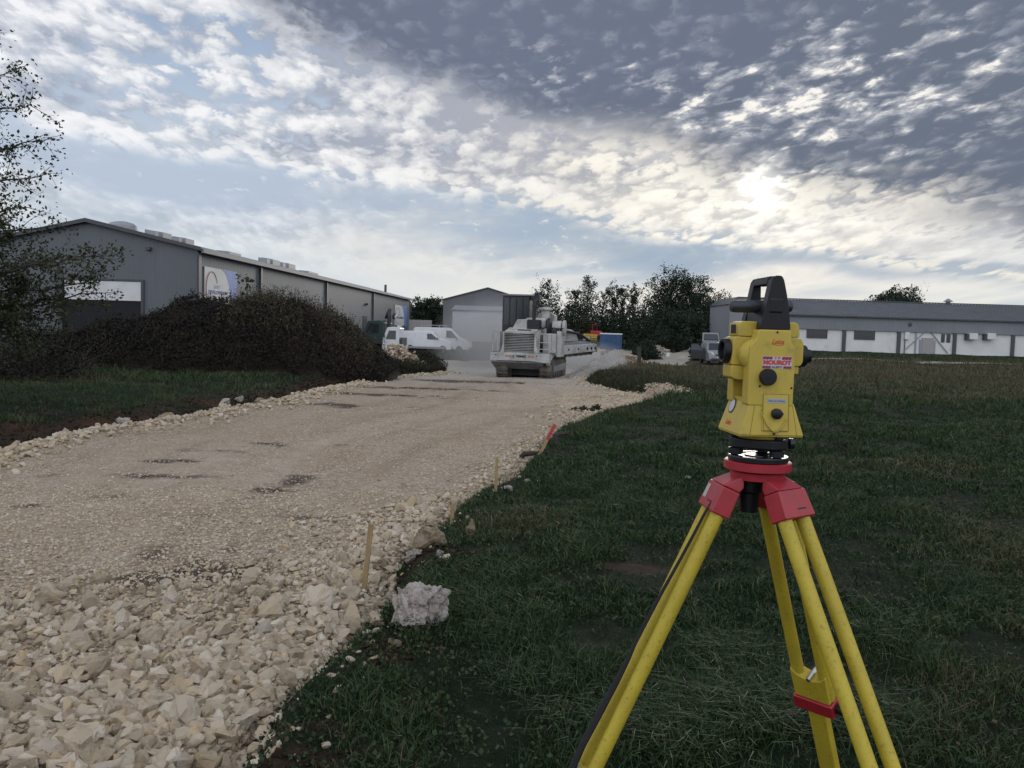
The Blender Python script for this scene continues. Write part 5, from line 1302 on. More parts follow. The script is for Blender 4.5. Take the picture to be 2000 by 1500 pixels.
    for s, r_ in ((.8, .05), (1.7, .05), (2.6, .08), (3.0, .08), (3.4, .08)):
        c_ = bp(s, .31, -.13); hl.tube([c_-side*.03, c_+side*.012], r_, 14)
    hl.build('boom_hole', MK, boom)
    gd = []; n = 12
    for k in range(n+1): an = math.pi*k/n; gd.append((1.7+.95*math.cos(an), .24+.62*math.sin(an)))
    g = MB(); vs = [bp(s, -.7, h) for s, h in gd]+[bp(s, -.3, h) for s, h in gd]; m_ = len(gd)
    g.add(vs, [tuple(range(m_))[::-1], tuple(range(m_, 2*m_))]+[(i, (i+1) % m_, m_+(i+1) % m_, m_+i) for i in range(m_)]); g.build('chain_guard', MG, boom, bevel=.02)
    cg = MB(); cg.tube([bp(.3, -.2, .3), bp(1.1, -.1, .75), bp(2.4, -.1, .62), bp(3.5, -.1, .22)], .07, 8); cg.build('hydraulic_ram', MK, boom, smooth=True)
    MB().bb(.5, 1.5, 3.0, 4.0, 1.2, 1.75).build('boom_mount', MGd, t, bevel=.03)
trencher()

# ------------------------------------------------------------------ surveying tripod and total station
M_Y = mat('instrument_yellow', (.50, .375, .062), .45, .05, 20, spec=.4, dirt=(.30, .23, .07), dirt_amt=.12, dscale=22)
M_YT = mat('tripod_yellow', (.46, .355, .03), .5, .08, 12, dirt=(.15, .12, .035), dirt_amt=.10, dscale=130, bump=.15, bscale=300)
M_RD = mat('tripod_red', (.33, .018, .028), .38, .10, 30, spec=.6, dirt=(.12, .01, .012), dirt_amt=.02, dscale=50)
M_BK = mat('instrument_black', (.008, .009, .012), .45, .15, 30, spec=.35)
M_BKG = mat('gloss_black_metal', (.012, .013, .016), .33, .1, 30, spec=.5)
M_RINK = mat('red_lettering', (.55, .06, .03), .6)
M_STEEL = mat('bright_steel', (.55, .55, .56), .28, .1, 40, metal=.9)
M_LINE = mat('seam', (.16, .115, .02), .8)
ROOT = at(1480, 899, 1.83)
def tripod():
    zg = gz(ROOT.x, ROOT.y); H = ROOT.z-zg
    t = empty('surveying_tripod', (ROOT.x, ROOT.y, zg), 0, 'yellow surveying tripod with red head standing on the grass', 'tripod')
    MB().lathe([(.058, H-.021), (.0715, H-.0195), (.0735, H-.0175), (.0735, H-.0016), (.0718, H-.0003), (.03, H-.0003)], (0, 0, 0), n=48).build('head_plate', M_RD, t, smooth=True)
    MB().lathe([(.050, H-.041), (.0585, H-.0395), (.0595, H-.0235), (.055, H-.0215)], (0, 0, 0), n=40).build('head_ring', M_RD, t, smooth=True)
    cs = MB(); cs.lathe([(.012, H-.12), (.020, H-.118), (.022, H-.075), (.030, H-.07), (.032, H-.045)], (-.012, .012, 0), n=20); cs.build('centring_screw', M_BK, t, smooth=True)
    for az, sclamp, th in ((R(184), .74, R(23.6)), (R(-54), .80, R(26.8)), (R(44), .60, R(25.5))):
        rd = Vector((math.cos(az), math.sin(az), 0)); tg_ = Vector((-rd.y, rd.x, 0)); dn = (rd*math.sin(th)-Vector((0, 0, math.cos(th)))); nm = tg_.cross(dn).normalized()
        if nm.dot(rd) < 0: nm = -nm
        pv = rd*.068+Vector((0, 0, H-.050))
        def L(s, w, o): return pv+dn*s+tg_*w+nm*o
        rails = MB()
        for sg in (-1, 1): rails.tube([L(.045, sg*.0315, 0), L(.3, sg*.034, 0), L(sclamp+.05, sg*.036, 0)], .0158, 16)
        leg = rails.build('leg', M_YT, t, smooth=True)
        # red hinge bracket: sleeve over both rails with a sloping tongue up to the head
        hb = MB()
        def quad(s0, s1, w0, w1, o0, o1):
            return [L(s0, -w0, o0), L(s0, w0, o0), L(s0, w0, o1), L(s0, -w0, o1), L(s1, -w1, o0), L(s1, w1, o0), L(s1, w1, o1), L(s1, -w1, o1)]
        BF = [(0,3,2,1), (4,5,6,7), (0,1,5,4), (1,2,6,5), (2,3,7,6), (3,0,4,7)]
        hb.add(quad(.010, .072, .046, .051, -.022, .022), BF)
        up0 = rd*.040+Vector((0, 0, H-.046)); 
        vs = [up0-tg_*.034+Vector((0, 0, .018)), up0+tg_*.034+Vector((0, 0, .018)), up0+tg_*.034-Vector((0, 0, .012)), up0-tg_*.034-Vector((0, 0, .012)), L(.0095, -.042, .0215), L(.0095, .042, .0215), L(.0095, .042, -.0215), L(.0095, -.042, -.0215)]
        hb.add(vs, BF)
        brk = hb.build('hinge_bracket', M_RD, leg, bevel=.0035, seg=3)
        sl = MB(); sl.add([L(.052, -.004, .0221), L(.052, .024, .0221), L(.055, .024, .0221), L(.055, -.004, .0221), L(.052, -.004, .0227), L(.052, .024, .0227), L(.055, .024, .0227), L(.055, -.004, .0227)], BF); sl.build('slot', M_BK, leg)
        if abs(az-R(184)) < .01:
            st = MB(); st.add([L(.020, -.040, .0221), L(.020, -.022, .0221), L(.052, -.022, .0221), L(.052, -.040, .0221), L(.020, -.040, .0228), L(.020, -.022, .0228), L(.052, -.022, .0228), L(.052, -.040, .0228)], BF); st.build('sticker', mat('grey_sticker', (.42, .42, .38), .6), leg)
        # clamp and lower leg
        cl = MB(); cl.add(quad(sclamp+.055, sclamp+.095, .053, .053, -.024, .024), BF); cl.add(quad(sclamp+.06, sclamp+.105, .010, .046, .0245, .034), BF); cl.build('clamp', M_RD, leg, bevel=.004)
        yk = MB(); pts = [(-.047, sclamp-.035), (-.030, sclamp-.018), (0, sclamp-.008), (.030, sclamp-.018), (.047, sclamp-.035), (.047, sclamp+.0545), (-.047, sclamp+.0545)]
        yk.add([L(s, w, -.019) for w, s in pts]+[L(s, w, .019) for w, s in pts], [tuple(range(7))[::-1], tuple(range(7, 14))]+[(i, (i+1) % 7, 7+(i+1) % 7, 7+i) for i in range(7)]); yk.build('yoke', M_YT, leg, bevel=.003)
        bo = MB(); bo.tube([L(sclamp-.012, 0, -.02), L(sclamp-.012, 0, .026)], .006, 8); bo.build('bolt', M_STEEL, leg)
        kn = MB(); kn.tube([L(sclamp+.075, -.055, 0), L(sclamp+.075, -.078, 0)], [.013, .015], 12); kn.build('knob', M_BK, leg, smooth=True)
        Lt = (pv.z+.02)/math.cos(th)
        lo = MB(); lo.add(quad(sclamp+.0, Lt-.06, .024, .024, -.013, .013), BF); lo.build('lower_leg', M_YT, leg, bevel=.004)
        ft = MB(); ft.tube([L(Lt-.09, 0, 0), L(Lt-.03, 0, 0), L(Lt+.03, 0, 0)], [.024, .022, .004], 12); ft.build('foot', M_STEEL, leg, smooth=True)
        if abs(az-R(184)) < .01:
            b2 = MB(); b2.tube([L(.615, -.052, .004), L(.615, -.034, .004)], .007, 8); b2.build('rail_bolt', M_STEEL, leg)
            o = Vector((ROOT.x, ROOT.y, zg))
            SP = [(1392, 976, 4), (1376, 1003, 6), (1358, 1038, 7), (1330, 1090, 7), (1292, 1158, 8), (1258, 1222, 9), (1240, 1258, 8), (1230, 1282, 9), (1206, 1328, 14), (1170, 1395, 16), (1140, 1450, 17), (1112, 1512, 18), (1090, 1570, 18)]
            m = MB(); m.tube([Vector(at(px, py, 1.80))-o for px, py, w in SP], [w/F*1.80 for px, py, w in SP], 10, flat=.35)
            m.build('carrying_strap', mat('black_webbing', (.008, .008, .010), .85, .2, 60), t, smooth=True)
tripod()

def rpoly(poly, r=.004, n=4):                # rounded polygon
    out = []; m = len(poly)
    for i in range(m):
        p0, p, p1 = Vector(poly[i-1]), Vector(poly[i]), Vector(poly[(i+1) % m]); a = (p0-p); b = (p1-p); k = min(r, a.length*.45, b.length*.45)
        A, B = p+a.normalized()*k, p+b.normalized()*k
        for j in range(n+1):
            u = j/n; q = A*(1-u)**2+p*2*u*(1-u)+B*u*u; out.append((q.x, q.y))
    return out
def total_station():
    t = empty('total_station', ROOT, R(4.4), 'yellow surveying total station with black handle mounted on the tripod', 'survey instrument')
    FR = (R(90), 0, 0)
    # tribrach
    tb = MB().lathe([(.060, .0004), (.0655, .002), (.066, .010), (.064, .0125), (.050, .013), (.049, .0105), (.030, .0105), (.029, .0135), (.010, .0135)], (0, 0, 0), n=48).build('tribrach', M_BKG, t, smooth=True)
    ups = []
    for k in range(3):
        a = R(-62+120*k); 
        for da in (-22, -8, 8, 22): ups.append((.064*math.cos(a+R(da)), .064*math.sin(a+R(da))))
        ups.append((.052*math.cos(a+R(60)), .052*math.sin(a+R(60))))
    MB().prism(ups, .030, .052, 'z').build('upper_plate', M_BK, tb, bevel=.004)
    for k in range(3):
        a = R(-62+120*k); s = MB(); s.lathe([(.008, .0125), (.016, .015), (.016, .028), (.009, .029)], (.051*math.cos(a), .051*math.sin(a), 0), n=18); s.build('foot_screw', M_BK, tb, smooth=True); s = MB(); s.lathe([(.009, .0525), (.010, .058), (.007, .064)], (.055*math.cos(a), .055*math.sin(a), 0), n=14); s.build('screw_cap', M_BK, tb, smooth=True)
    MB().lathe([(.008, 0), (.012, .002), (.012, .012), (.006, .016)], (.063, -.010, .040), 'x', 14).build('lock_knob', M_BKG, tb, smooth=True)
    MB().lathe([(.050, .0525), (.052, .055), (.050, .0635)], (0, 0, 0), n=36).build('neck_ring', M_Y, t, smooth=True)
    # flared base
    base = MB(); base.frus((-.0714, .0714, -.0707, .0707), (-.0495, .0490, -.0640, .0640), .064, .133); base.frus((-.068, .068, -.067, .067), (-.0714, .0714, -.0707, .0707), .060, .0638); bs = base.build('base_housing', M_Y, t, bevel=.0035, seg=3)
    MB().bb(-.048, .046, -.061, .061, .133, .142).build('deck', M_Y, t)
    # uprights
    pn = [(-.055, .128), (.046, .128), (.046, .252), (.037, .262), (.0335, .291), (-.0375, .291), (-.0405, .272), (-.055, .256)]
    near = MB().prism(rpoly(pn, .006), -.0662, -.0305, 'y').build('side_upright', M_Y, t, bevel=.003, seg=3)
    MB().prism(rpoly(pn, .006), .0305, .0662, 'y').build('side_upright', M_Y, t, bevel=.003, seg=3)
    bl = MB()
    vs = []
    for z, x in ((.212, -.058), (.222, -.066), (.235, -.0695), (.248, -.067), (.260, -.058), (.270, -.044)):
        for y in (-.0305, -.050, -.0600): vs.append((x if y > -.055 else x*.80-.004, y, z))
    fs = []
    for i in range(5):
        for j in range(2): fs.append((i*3+j, i*3+j+1, i*3+j+4, i*3+j+3))
    n0 = len(vs); vs += [(-.030, y, z) for z in (.212, .222, .235, .248, .260, .270) for y in (-.0305, -.050, -.0655)]
    for i in range(5): fs.append((i*3+2, n0+i*3+2, n0+i*3+5, i*3+5)); fs.append((i*3, i*3+3, n0+i*3+3, n0+i*3))
    fs += [(0, n0, n0+1, 1), (1, n0+1, n0+2, 2), (15, 16, n0+16, n0+15), (16, 17, n0+17, n0+16)]
    fs += [(n0+i*3+j, n0+i*3+j+3, n0+i*3+j+4, n0+i*3+j+1) for i in range(5) for j in range(2)]
    bl.add(vs, fs); bl.build('axis_bulge', M_Y, near, smooth=True)
    # telescope between the uprights
    tl = MB(); tl.prism(rpoly([(-.081, .2125), (.074, .2125), (.080, .222), (.080, .262), (.074, .2745), (-.078, .2745)], .005), -.0292, .0292, 'y'); tel = tl.build('telescope', M_Y, t, bevel=.003, seg=3)
    MB().prism(rpoly([(-.069, .2752), (.066, .2752), (.070, .280), (.067, .303), (.060, .3085), (-.060, .3085), (-.069, .303)], .005), -.0292, .0292, 'y').build('distance_meter', M_Y, tel, bevel=.003, seg=3)
    MB().prism(rpoly([(-.0805, .186), (-.0805, .2118), (.062, .2118), (.062, .186), (.045, .180), (-.066, .180)], .004), -.0285, .0285, 'y').build('lower_housing', M_Y, tel, bevel=.003, seg=3)
    MB().bb(-.0700, -.0688, -.014, .016, .2815, .301).build('sight_window', M_BK, tel, bevel=.001)
    MB().lathe([(.0200, .004), (.0205, -.012), (.0245, -.0135), (.0275, -.011), (.0278, .0002), (.020, .0005)], (-.0812, 0, .2425), 'x', 40).build('objective_ring', M_BK, tel, smooth=True)
    MB().lathe([(.0195, -.0005), (.0190, -.0035), (.010, -.006), (.001, -.0068)], (-.0800, 0, .2425), 'x', 32).build('lens', mat('lens_glass', (.06, .07, .09), .05, .05, spec=1.0), tel, smooth=True)
    MB().lathe([(.027, 0), (.027, .004), (.024, .008), (.024, .014), (.015, .017), (.015, .026), (.008, .028)], (.0802, 0, .236), 'x', 32).build('eyepiece', M_BK, tel, smooth=True)
    MB().bb(.052, .072, -.026, .026, .196, .2122).build('rear_lip', M_Y, tel, bevel=.002)
    # handle with two posts, top bar and the flat radio tube across it
    hp = [(-.0345, .2915), (.0335, .2915), (.0285, .330), (.0215, .368), (.0140, .398), (.0085, .4065), (-.0060, .4065), (-.0125, .398), (-.0195, .360), (-.0265, .328)]
    hd = MB(); hd.prism(rpoly(hp, .004), -.0640, -.0400, 'y'); handle = hd.build('carry_handle', M_BK, t, bevel=.004, seg=3)
    hp2 = [(-.0345, .2915), (.0200, .2915), (.0165, .330), (.0050, .352), (.0035, .394), (.0030, .4062), (-.0060, .4065), (-.0125, .398), (-.0195, .360), (-.0265, .328)]
    MB().prism(rpoly(hp2, .004), .0400, .0640, 'y').build('handle_post', M_BK, handle, bevel=.004, seg=3)
    MB().prism(rpoly([(-.0155, .388), (.0115, .388), (.0105, .402), (.0060, .4068), (-.0070, .4068), (-.0125, .402)], .003), -.0395, .0395, 'y').build('handle_grip', M_BK, handle, bevel=.002)
    MB().prism(rpoly([(-.030, .2915), (.026, .2915), (.022, .330), (-.025, .330)], .003), -.0395, .0395, 'y').build('handle_foot', M_BK, handle, bevel=.002)
    rt = MB(); rt.tube([(-.0800, .0, .3405), (-.0775, 0, .3405), (-.070, 0, .3405), (.050, 0, .3445), (.058, 0, .3445), (.0605, 0, .3445)], [.004, .0115, .0135, .0145, .0120, .004], 20, flat=1.0); rt.build('radio_tube', mat('dark_grey_plastic', (.030, .034, .042), .45, .1, 40), handle, smooth=True)
    MB().bb(-.018, .016, -.066, -.030, .325, .360).build('tube_clamp', M_BK, handle, bevel=.006, seg=3)
    # focus knob, tangent screw, battery door, screws
    MB().lathe([(.0165, 0), (.0180, -.002), (.0180, -.012), (.0165, -.0145), (.004, -.015)], (-.0150, -.0663, .190), 'y', 36).build('focus_knob', M_BK, t, smooth=True)
    for x, z in ((.0035, .286), (-.0295, .1700), (.0405, .1675)): MB().lathe([(.0023, 0), (.0023, -.0012), (.0008, -.0013)], (x, -.0662, z), 'y', 12).build('screw', M_BK, near)
    dr = MB(); dr.prism([(-.060, .154), (-.0670, .154), (-.0728, .0745), (-.066, .0745)], -.0215, .0355, 'x'); door = dr.build('battery_door', M_Y, t, bevel=.001)
    def dy(z): return -.0670-.0058*(.154-z)/.0795
    sm = MB()
    for (x0, z0, x1, z1) in ((-.0215, .1535, .0355, .1535), (-.0208, .153, -.0208, .118), (-.0208, .118, -.0265, .118), (-.0210, .118, -.0185, .0755), (.0352, .1535, .0352, .0755), (-.0185, .0755, .0352, .0755)):
        sm.tube([(x0, dy(z0)-.0002, z0), (x1, dy(z1)-.0002, z1)], .00045, 4)
    sm.build('door_seam', M_LINE, door)
    MB().lathe([(.0108, 0), (.0116, -.002), (.0112, -.010), (.009, -.0115), (.002, -.012)], (.0075, dy(.112), .112), 'y', 28).build('tangent_screw', M_BK, t, smooth=True)
    MB().box((.0190, dy(.112)-.007, .112), (.004, .004, .006)).build('screw_tab', M_BK, t, bevel=.001)
    stp = [(-.026, .116), (-.021, .104), (-.012, .088), (-.003, .0775), (.004, .0735), (.012, .0755), (.022, .086), (.032, .102)]
    MB().tube([(x, dy(z)-.0030, z) for x, z in stp], .0013, 8).build('cover_cord', M_Y, t, smooth=True)
    MB().lathe([(.0024, 0), (.0024, -.003), (.001, -.0032)], (.004, dy(.069)-.0004, .069), 'y', 12).build('cord_screw', M_BK, t)
    fl = MB()
    for sg in (-1, 1):
        fl.tube([(sg*.0415+.004, -.0646, .130), (sg*.052+.004, -.0711, .064)], .0004, 4)
    fl.build('base_seam', M_LINE, bs)
    # label, stickers and lettering
    lb = MB(); lb.prism([(dy(.1345), .1345), (dy(.1440), .1440), (dy(.1440)-.0006, .1440), (dy(.1345)-.0006, .1345)], -.0125, .0295, 'x'); plate = lb.build('label_plate', mat('label_silver', (.36, .38, .38), .5), t)
    text('Mesure & Techniques', 'lettering', M_NAVY, t, (.0085, dy(.139)-.0010, .1392), .0058, (R(90-4), 0, 0), .036, .2, .0001)
    text('Leica', 'lettering', M_RINK, near, (.005, -.0666, .2655), .0135, FR, .0275, .45, .0002, bold=.0003)
    MB().tube([(-.007, -.0665, .2608), (.004, -.0665, .2585), (.014, -.0665, .2588), (.0185, -.0665, .2605)], .00055, 5).build('logo_stroke', M_RINK, near)
    sx0, sx1, sz0, sz1 = -.0265, .0385, .2085, .2345
    stk = MB().bb(sx0, sx1, -.0668, -.0661, sz0, sz1).build('sticker', mat('sticker_white', (.55, .53, .54), .5), t)
    MSR = mat('sticker_red', (.52, .055, .05), .5); MSN = mat('sticker_navy', (.035, .035, .14), .5)
    def hazard(x0, x1, z0, z1):
        MB().bb(x0, x1, -.0672, -.06685, z0, z1).build('hazard_band', MSR, stk)
        n = max(2, int((x1-x0)/.0055)); w = (x1-x0)/n; m = MB()
        for i in range(n): m.prism([(x0+w*i, z0), (x0+w*i+w*.5, z0), (min(x1, x0+w*i+w*.98), z1), (x0+w*i+w*.48, z1)], -.0675, -.06725, 'y')
        m.build('hazard_stripe', MSN, stk)
    hazard(sx0+.001, -.0045, .2280, .2338); hazard(.0165, sx1-.001, .2280, .2338); hazard(sx0+.0005, -.0075, .2090, .2140); hazard(.0200, sx1-.0005, .2090, .2140)
    text('T P', 'lettering', MSR, stk, (.0060, -.0673, .2310), .0066, FR, .013, 0, .0001, bold=.0003)
    text('MOUROT', 'lettering', MSR, stk, (.0060, -.0673, .2210), .0118, FR, .0620, 0, .0001, bold=.0009)
    text('S.LEVY', 'lettering', MSN, stk, (.0062, -.0673, .2115), .0056, FR, .023, 0, .0001, bold=.0002)
    # emblem and lettering on the sloping front of the base
    ang = math.atan2(.0219, .069)
    def fxp(z): return -.0714+.0219*(z-.064)/.069
    nrm = Vector((-math.cos(ang), 0, math.sin(ang)))
    c = Vector((fxp(.119), .026, .119)); e = MB(); e.tube([c+nrm*.0001, c+nrm*.0016], .0172, 32); em = e.build('emblem', M_BK, bs, smooth=False)
    e = MB(); e.tube([c+nrm*.0017, c+nrm*.0020], .0145, 32); e.build('emblem_face', mat('emblem_silver', (.50, .50, .52), .4), em)
    # text lies in the plane spanned by -y (reading direction seen from the front) and the slope
    xr_ = Vector((0, -1, 0)); yr_ = xr_.cross(nrm)*-1; yr_ = nrm.cross(xr_)
    o = text('Leica', 'lettering', M_RINK, bs, (0, 0, 0), .0165, (0, 0, 0), .034, .45, .0002, bold=.0003)
    sc = o.scale.copy(); pz = .083; pos = Vector((fxp(pz), .018, pz))+nrm*.0004
    o.matrix_local = Matrix(((xr_.x*sc.x, yr_.x, nrm.x, pos.x), (xr_.y*sc.x, yr_.y, nrm.y, pos.y), (xr_.z*sc.x, yr_.z, nrm.z, pos.z), (0, 0, 0, 1)))
total_station()

# ------------------------------------------------------------------ stakes, roots, posts
M_WOOD = mat('stake_wood', (.30, .21, .105), .8, .2, 12, bump=.3, bscale=60)
M_OLDW = mat('old_dark_wood', (.045, .040, .036), .9, .25, 8, bump=.5)
M_FLUO = mat('fluorescent_paint', (.38, .05, .042), .75, .12, 20)
def stake(base, top, w_px, label, m=M_WOOD, tip=None, name='wooden_stake', cat='stake', group=None, ground=None):
    p = ground or gpt(*base); d = p.y; q = at(*top, d); w = w_px/F*d/2
    o = empty(name, p, 0, label, cat, group); v = Vector(q)-Vector(p); u = v.normalized(); a = u.cross(Vector((0, 1, 0))).normalized(); b = u.cross(a)
    def bx(s0, s1, k): 
        vs = [u*s+a*(i*w*k)+b*(j*w*k*.7) for s in (s0, s1) for i, j in ((-1, -1), (1, -1), (1, 1), (-1, 1))]
        return MB().add(vs, [(0,3,2,1), (4,5,6,7), (0,1,5,4), (1,2,6,5), (2,3,7,6), (3,0,4,7)])
    L = v.length
    bx(-.2, L*(1-(tip or 0))-.0, 1).build('shaft', m, o, bevel=w*.12)
    if tip: bx(L*(1-tip)+.001, L, 1.06).build('painted_tip', M_FLUO, o, bevel=w*.12)
    return o
stake((706, 1196), (725, 1023), 10, 'tallest thin wooden stake in the rubble left of the big knobbly rock')
stake((882, 1024), (885, 981), 7, 'short wooden stake stub beside the brown boulder')
stake((968, 962), (971, 893), 6, 'thin upright wooden stake between the short stub and the bent root')
stake((1055, 886), (1084, 829), 6, 'leaning wooden stake painted red on its upper half', M_WOOD, .52)
stake((701, 738), (704, 711), 3.2, 'thin marker stake with pink tip on the far grass by the rubble heap', M_WOOD, .35)
stake((1207, 768), (1208, 757), 2.4, 'pink topped marker peg poking out of the gravel bank', M_WOOD, .8)
stake((1249, 712), (1248, 678), 7, 'old dark wooden post standing at the edge of the spoil heap', M_OLDW, None, 'wooden_post', 'post', None, Vector((at(1249, 706, 57).x, 57, gz(at(1249, 706, 57).x, 57))))
def root_thing(pts, D, r, label):
    p0 = gpt(*pts[0]); o = empty('tree_root', p0, 0, label, 'root'); P = [Vector(at(x, y, p0.y+dy))-Vector(p0) for x, y, dy in [(a[0], a[1], i*.02) for i, a in enumerate(pts)]]
    P[0].z -= .05
    fine = []
    for a, b in zip(P, P[1:]):
        for k in range(4): fine.append(a.lerp(b, k/4)+Vector((random.uniform(-.01, .01), random.uniform(-.01, .01), random.uniform(-.01, .01))))
    fine.append(P[-1]); MB().tube(fine, [r*(1.05-.4*i/len(fine)) for i in range(len(fine))], 7).build('root_bark', M_BARK, o, smooth=True)
    return o
root_thing(((1019, 912), (1020, 890), (1034, 886), (1056, 885)), 0, .045, 'dark bent root arching out of the road edge by the leaning red stake')
o = root_thing(((1090, 868), (1083, 850), (1096, 847), (1110, 846)), 0, .04, 'dark forked root behind the leaning red stake')

# ------------------------------------------------------------------ heaps of spoil
def heap(name, label, outline, h, m, seed, stones=0, s0=.03, s1=.12, cat='heap', tint=None, res=60, sharp=1.0, crest=None):
    # outline: ground points (x, y); height falls to the edge
    P = np.array(outline); c = P.mean(0); o = empty(name, (c[0], c[1], gz(c[0], c[1])), 0, label, cat)
    rng_ = np.random.RandomState(seed); z0 = o.location.z
    an = np.linspace(0, 2*np.pi, res, endpoint=False); pa = np.arctan2(P[:, 1]-c[1], P[:, 0]-c[0]); pr = np.hypot(P[:, 0]-c[0], P[:, 1]-c[1]); k = np.argsort(pa)
    rad = np.interp(an, np.concatenate([pa[k]-2*np.pi, pa[k], pa[k]+2*np.pi]), np.tile(pr[k], 3), period=None) if False else np.interp((an+np.pi) % (2*np.pi)-np.pi, np.concatenate([pa[k]-2*np.pi, pa[k], pa[k]+2*np.pi]), np.tile(pr[k], 3))
    rings = np.linspace(0, 1, 26); vs = []
    for r in rings:
        x = c[0]+np.cos(an)*rad*r; y = c[1]+np.sin(an)*rad*r; g = np.maximum(ground_z(x, y), road_z(y)-.02)
        prof = (1-r**1.5)**sharp if r < 1 else 0
        z = g+h*prof*(1+.5*fbm(x*.8+seed, y*.8, 4))+.10*h*fbm(x*3, y*3, 3)*(r < 1)-(.12 if r == 1 else 0)
        vs.append(np.stack([x-c[0], y-c[1], z-z0], 1))
    V_ = np.vstack(vs); i = np.arange(25)[:, None]*res; j = np.arange(res)[None, :]; j2 = (j+1) % res
    f = np.stack([i+j, i+j2, i+res+j2, i+res+j], -1).reshape(-1, 4)[:, ::-1]
    me = mesh_k('mound', V_, f[:, ::-1]); ob = place('mound', me, m, o); me.shade_smooth()
    if stones:
        idx = rng_.randint(0, len(V_)-res, stones); pos = V_[idx]+rng_.randn(stones, 3)*np.array([.15, .15, .02]); sz = s0+(s1-s0)*rng_.rand(stones)**2
        s = stone_stuff('stones', pos, sz, seed, parent=o, tag_it=False, tint=tint); s['kind'] = 'stuff'
    return o
def circ(px, D, rx, ry, n=14, rot=0):
    p = gat(px, D); return [(p.x+rx*math.cos(a)*math.cos(rot)-ry*math.sin(a)*math.sin(rot), p.y+rx*math.cos(a)*math.sin(rot)+ry*math.sin(a)*math.cos(rot)) for a in np.linspace(0, 2*math.pi, n, endpoint=False)]
M_SPOIL = mat('grey_spoil', (.27, .26, .25), .95, .22, 2.5, bump=.8, bscale=14, spec=.15)
M_BROWN = mat('brown_spoil', (.14, .105, .07), .95, .35, 2.5, bump=.8, bscale=14, spec=.15)
def windrow():
    # long ridge of grey spoil thrown up along the right side of the road
    ys = np.linspace(38.6, 78, 70); xa = np.interp(ys, [38, 45, 55, 66, 80], [2.3, 3.1, 4.6, 6.6, 8.4]); w = np.interp(ys, [38, 42, 55, 70, 78], [.6, 1.6, 3.0, 3.0, 1.2]); h = np.interp(ys, [38, 42, 50, 62, 74, 78], [.05, .42, .95, 1.15, .8, .1])
    nu = 26; u = np.linspace(0, 1, nu); X = xa[:, None]+w[:, None]*u[None]; Y = np.repeat(ys[:, None], nu, 1)
    prof = np.where(u < .62, u/.62, (1-u)/.38)[None]; prof = 1-(1-prof)**1.15
    Z = np.maximum(road_z(Y)-.03, ground_z(X.ravel(), Y.ravel()).reshape(X.shape)*(u[None] > .8)+(road_z(Y)-.03)*(u[None] <= .8))+h[:, None]*prof*(1+.35*fbm(X*.9, Y*.6, 3))+.05*fbm(X*4, Y*4, 3)
    c = np.array([xa.mean(), 58, -.6]); o = empty('spoil_ridge', c, 0, 'long grey ridge of crushed stone along the road between machine and blue truck', 'heap')
    V_ = np.stack([X.ravel(), Y.ravel(), Z.ravel()], 1)-c; i = np.arange(69)[:, None]*nu; j = np.arange(nu-1)[None]
    me = mesh_k('mound', V_, np.stack([i+j, i+j+1, i+nu+j+1, i+nu+j], -1).reshape(-1, 4)); place('mound', me, M_SPOIL, o); me.shade_smooth()
    rng_ = np.random.RandomState(4); n = 5000; idx = rng_.randint(0, len(V_), n); keep = (u[idx % nu] > .45) | (rng_.rand(n) < .25); idx = idx[keep]
    s = stone_stuff('stones', V_[idx]+rng_.randn(len(idx), 3)*np.array([.15, .2, .02]), .015+.05*rng_.rand(len(idx))**2.5, 8, parent=o, tag_it=False, tint=np.where(rng_.rand(len(idx)) < .6, 1.0, .35+.3*rng_.rand(len(idx)))); s['kind'] = 'stuff'
windrow()
heap('spoil_heap', 'brown heap of soil and stones right of the grey ridge, behind the old post', circ(1221, 62, 1.0, 4.0, rot=.3), .55, M_BROWN, 5, 700, .03, .13)
heap('rubble_heap', 'pile of broken white rubble beside the bramble mound at the road edge', circ(778, 40.5, 1.35, 1.1), .95, M_BROWN, 6, 900, .03, .16, tint=None)
heap('rubble_heap', 'low heap of pale rubble in the yard behind the round dark shrub', circ(1280, 98, 3.2, 2.5), 1.2, M_SPOIL, 7, 400, .08, .3)
heap('gravel_bank', 'low bank of pale gravel bulging into the grass right of the road', [on_road(px, py) for px, py in ((1285, 797), (1255, 778), (1200, 764), (1165, 775), (1170, 800), (1230, 806))], .22, mat('tan_gravel', (.38, .305, .225), .95, .25, 3, bump=.9, bscale=18, spec=.15), 8, 4200, .018, .055)
p = gat(1306, 78); t = empty('utility_box', p, 0, 'small white utility box on the grass below the dark trees', 'utility box')
MB().bb(-.15, .15, -.1, .1, .0, .42).build('cabinet', M_WHITE_P, t, bevel=.02); MB().bb(-.12, .12, -.115, -.102, .05, .37).build('door', M_WHITE_P, t)
def lamp(px, py, D, label):
    p = gat(px, D); q = at(px, py, D); h = q.z-p.z; t = empty('street_lamp', p, 0, label, 'street lamp')
    MB().tube([(0, 0, 0), (0, 0, h*.92), (-.1, 0, h), (-.8, 0, h+.05)], [.09, .06, .05, .05], 8).build('pole', M_OLDW, t, smooth=True)
    MB().box((-1.2, 0, h+.03), (1.0, .35, .14)).build('lamp_head', M_RIM, t, bevel=.04)
lamp(1246, 604, 128, 'slim street lamp with pale head standing before the tall dark trees')
lamp(1256, 611, 142, 'second, farther street lamp with pale head just right of the first')

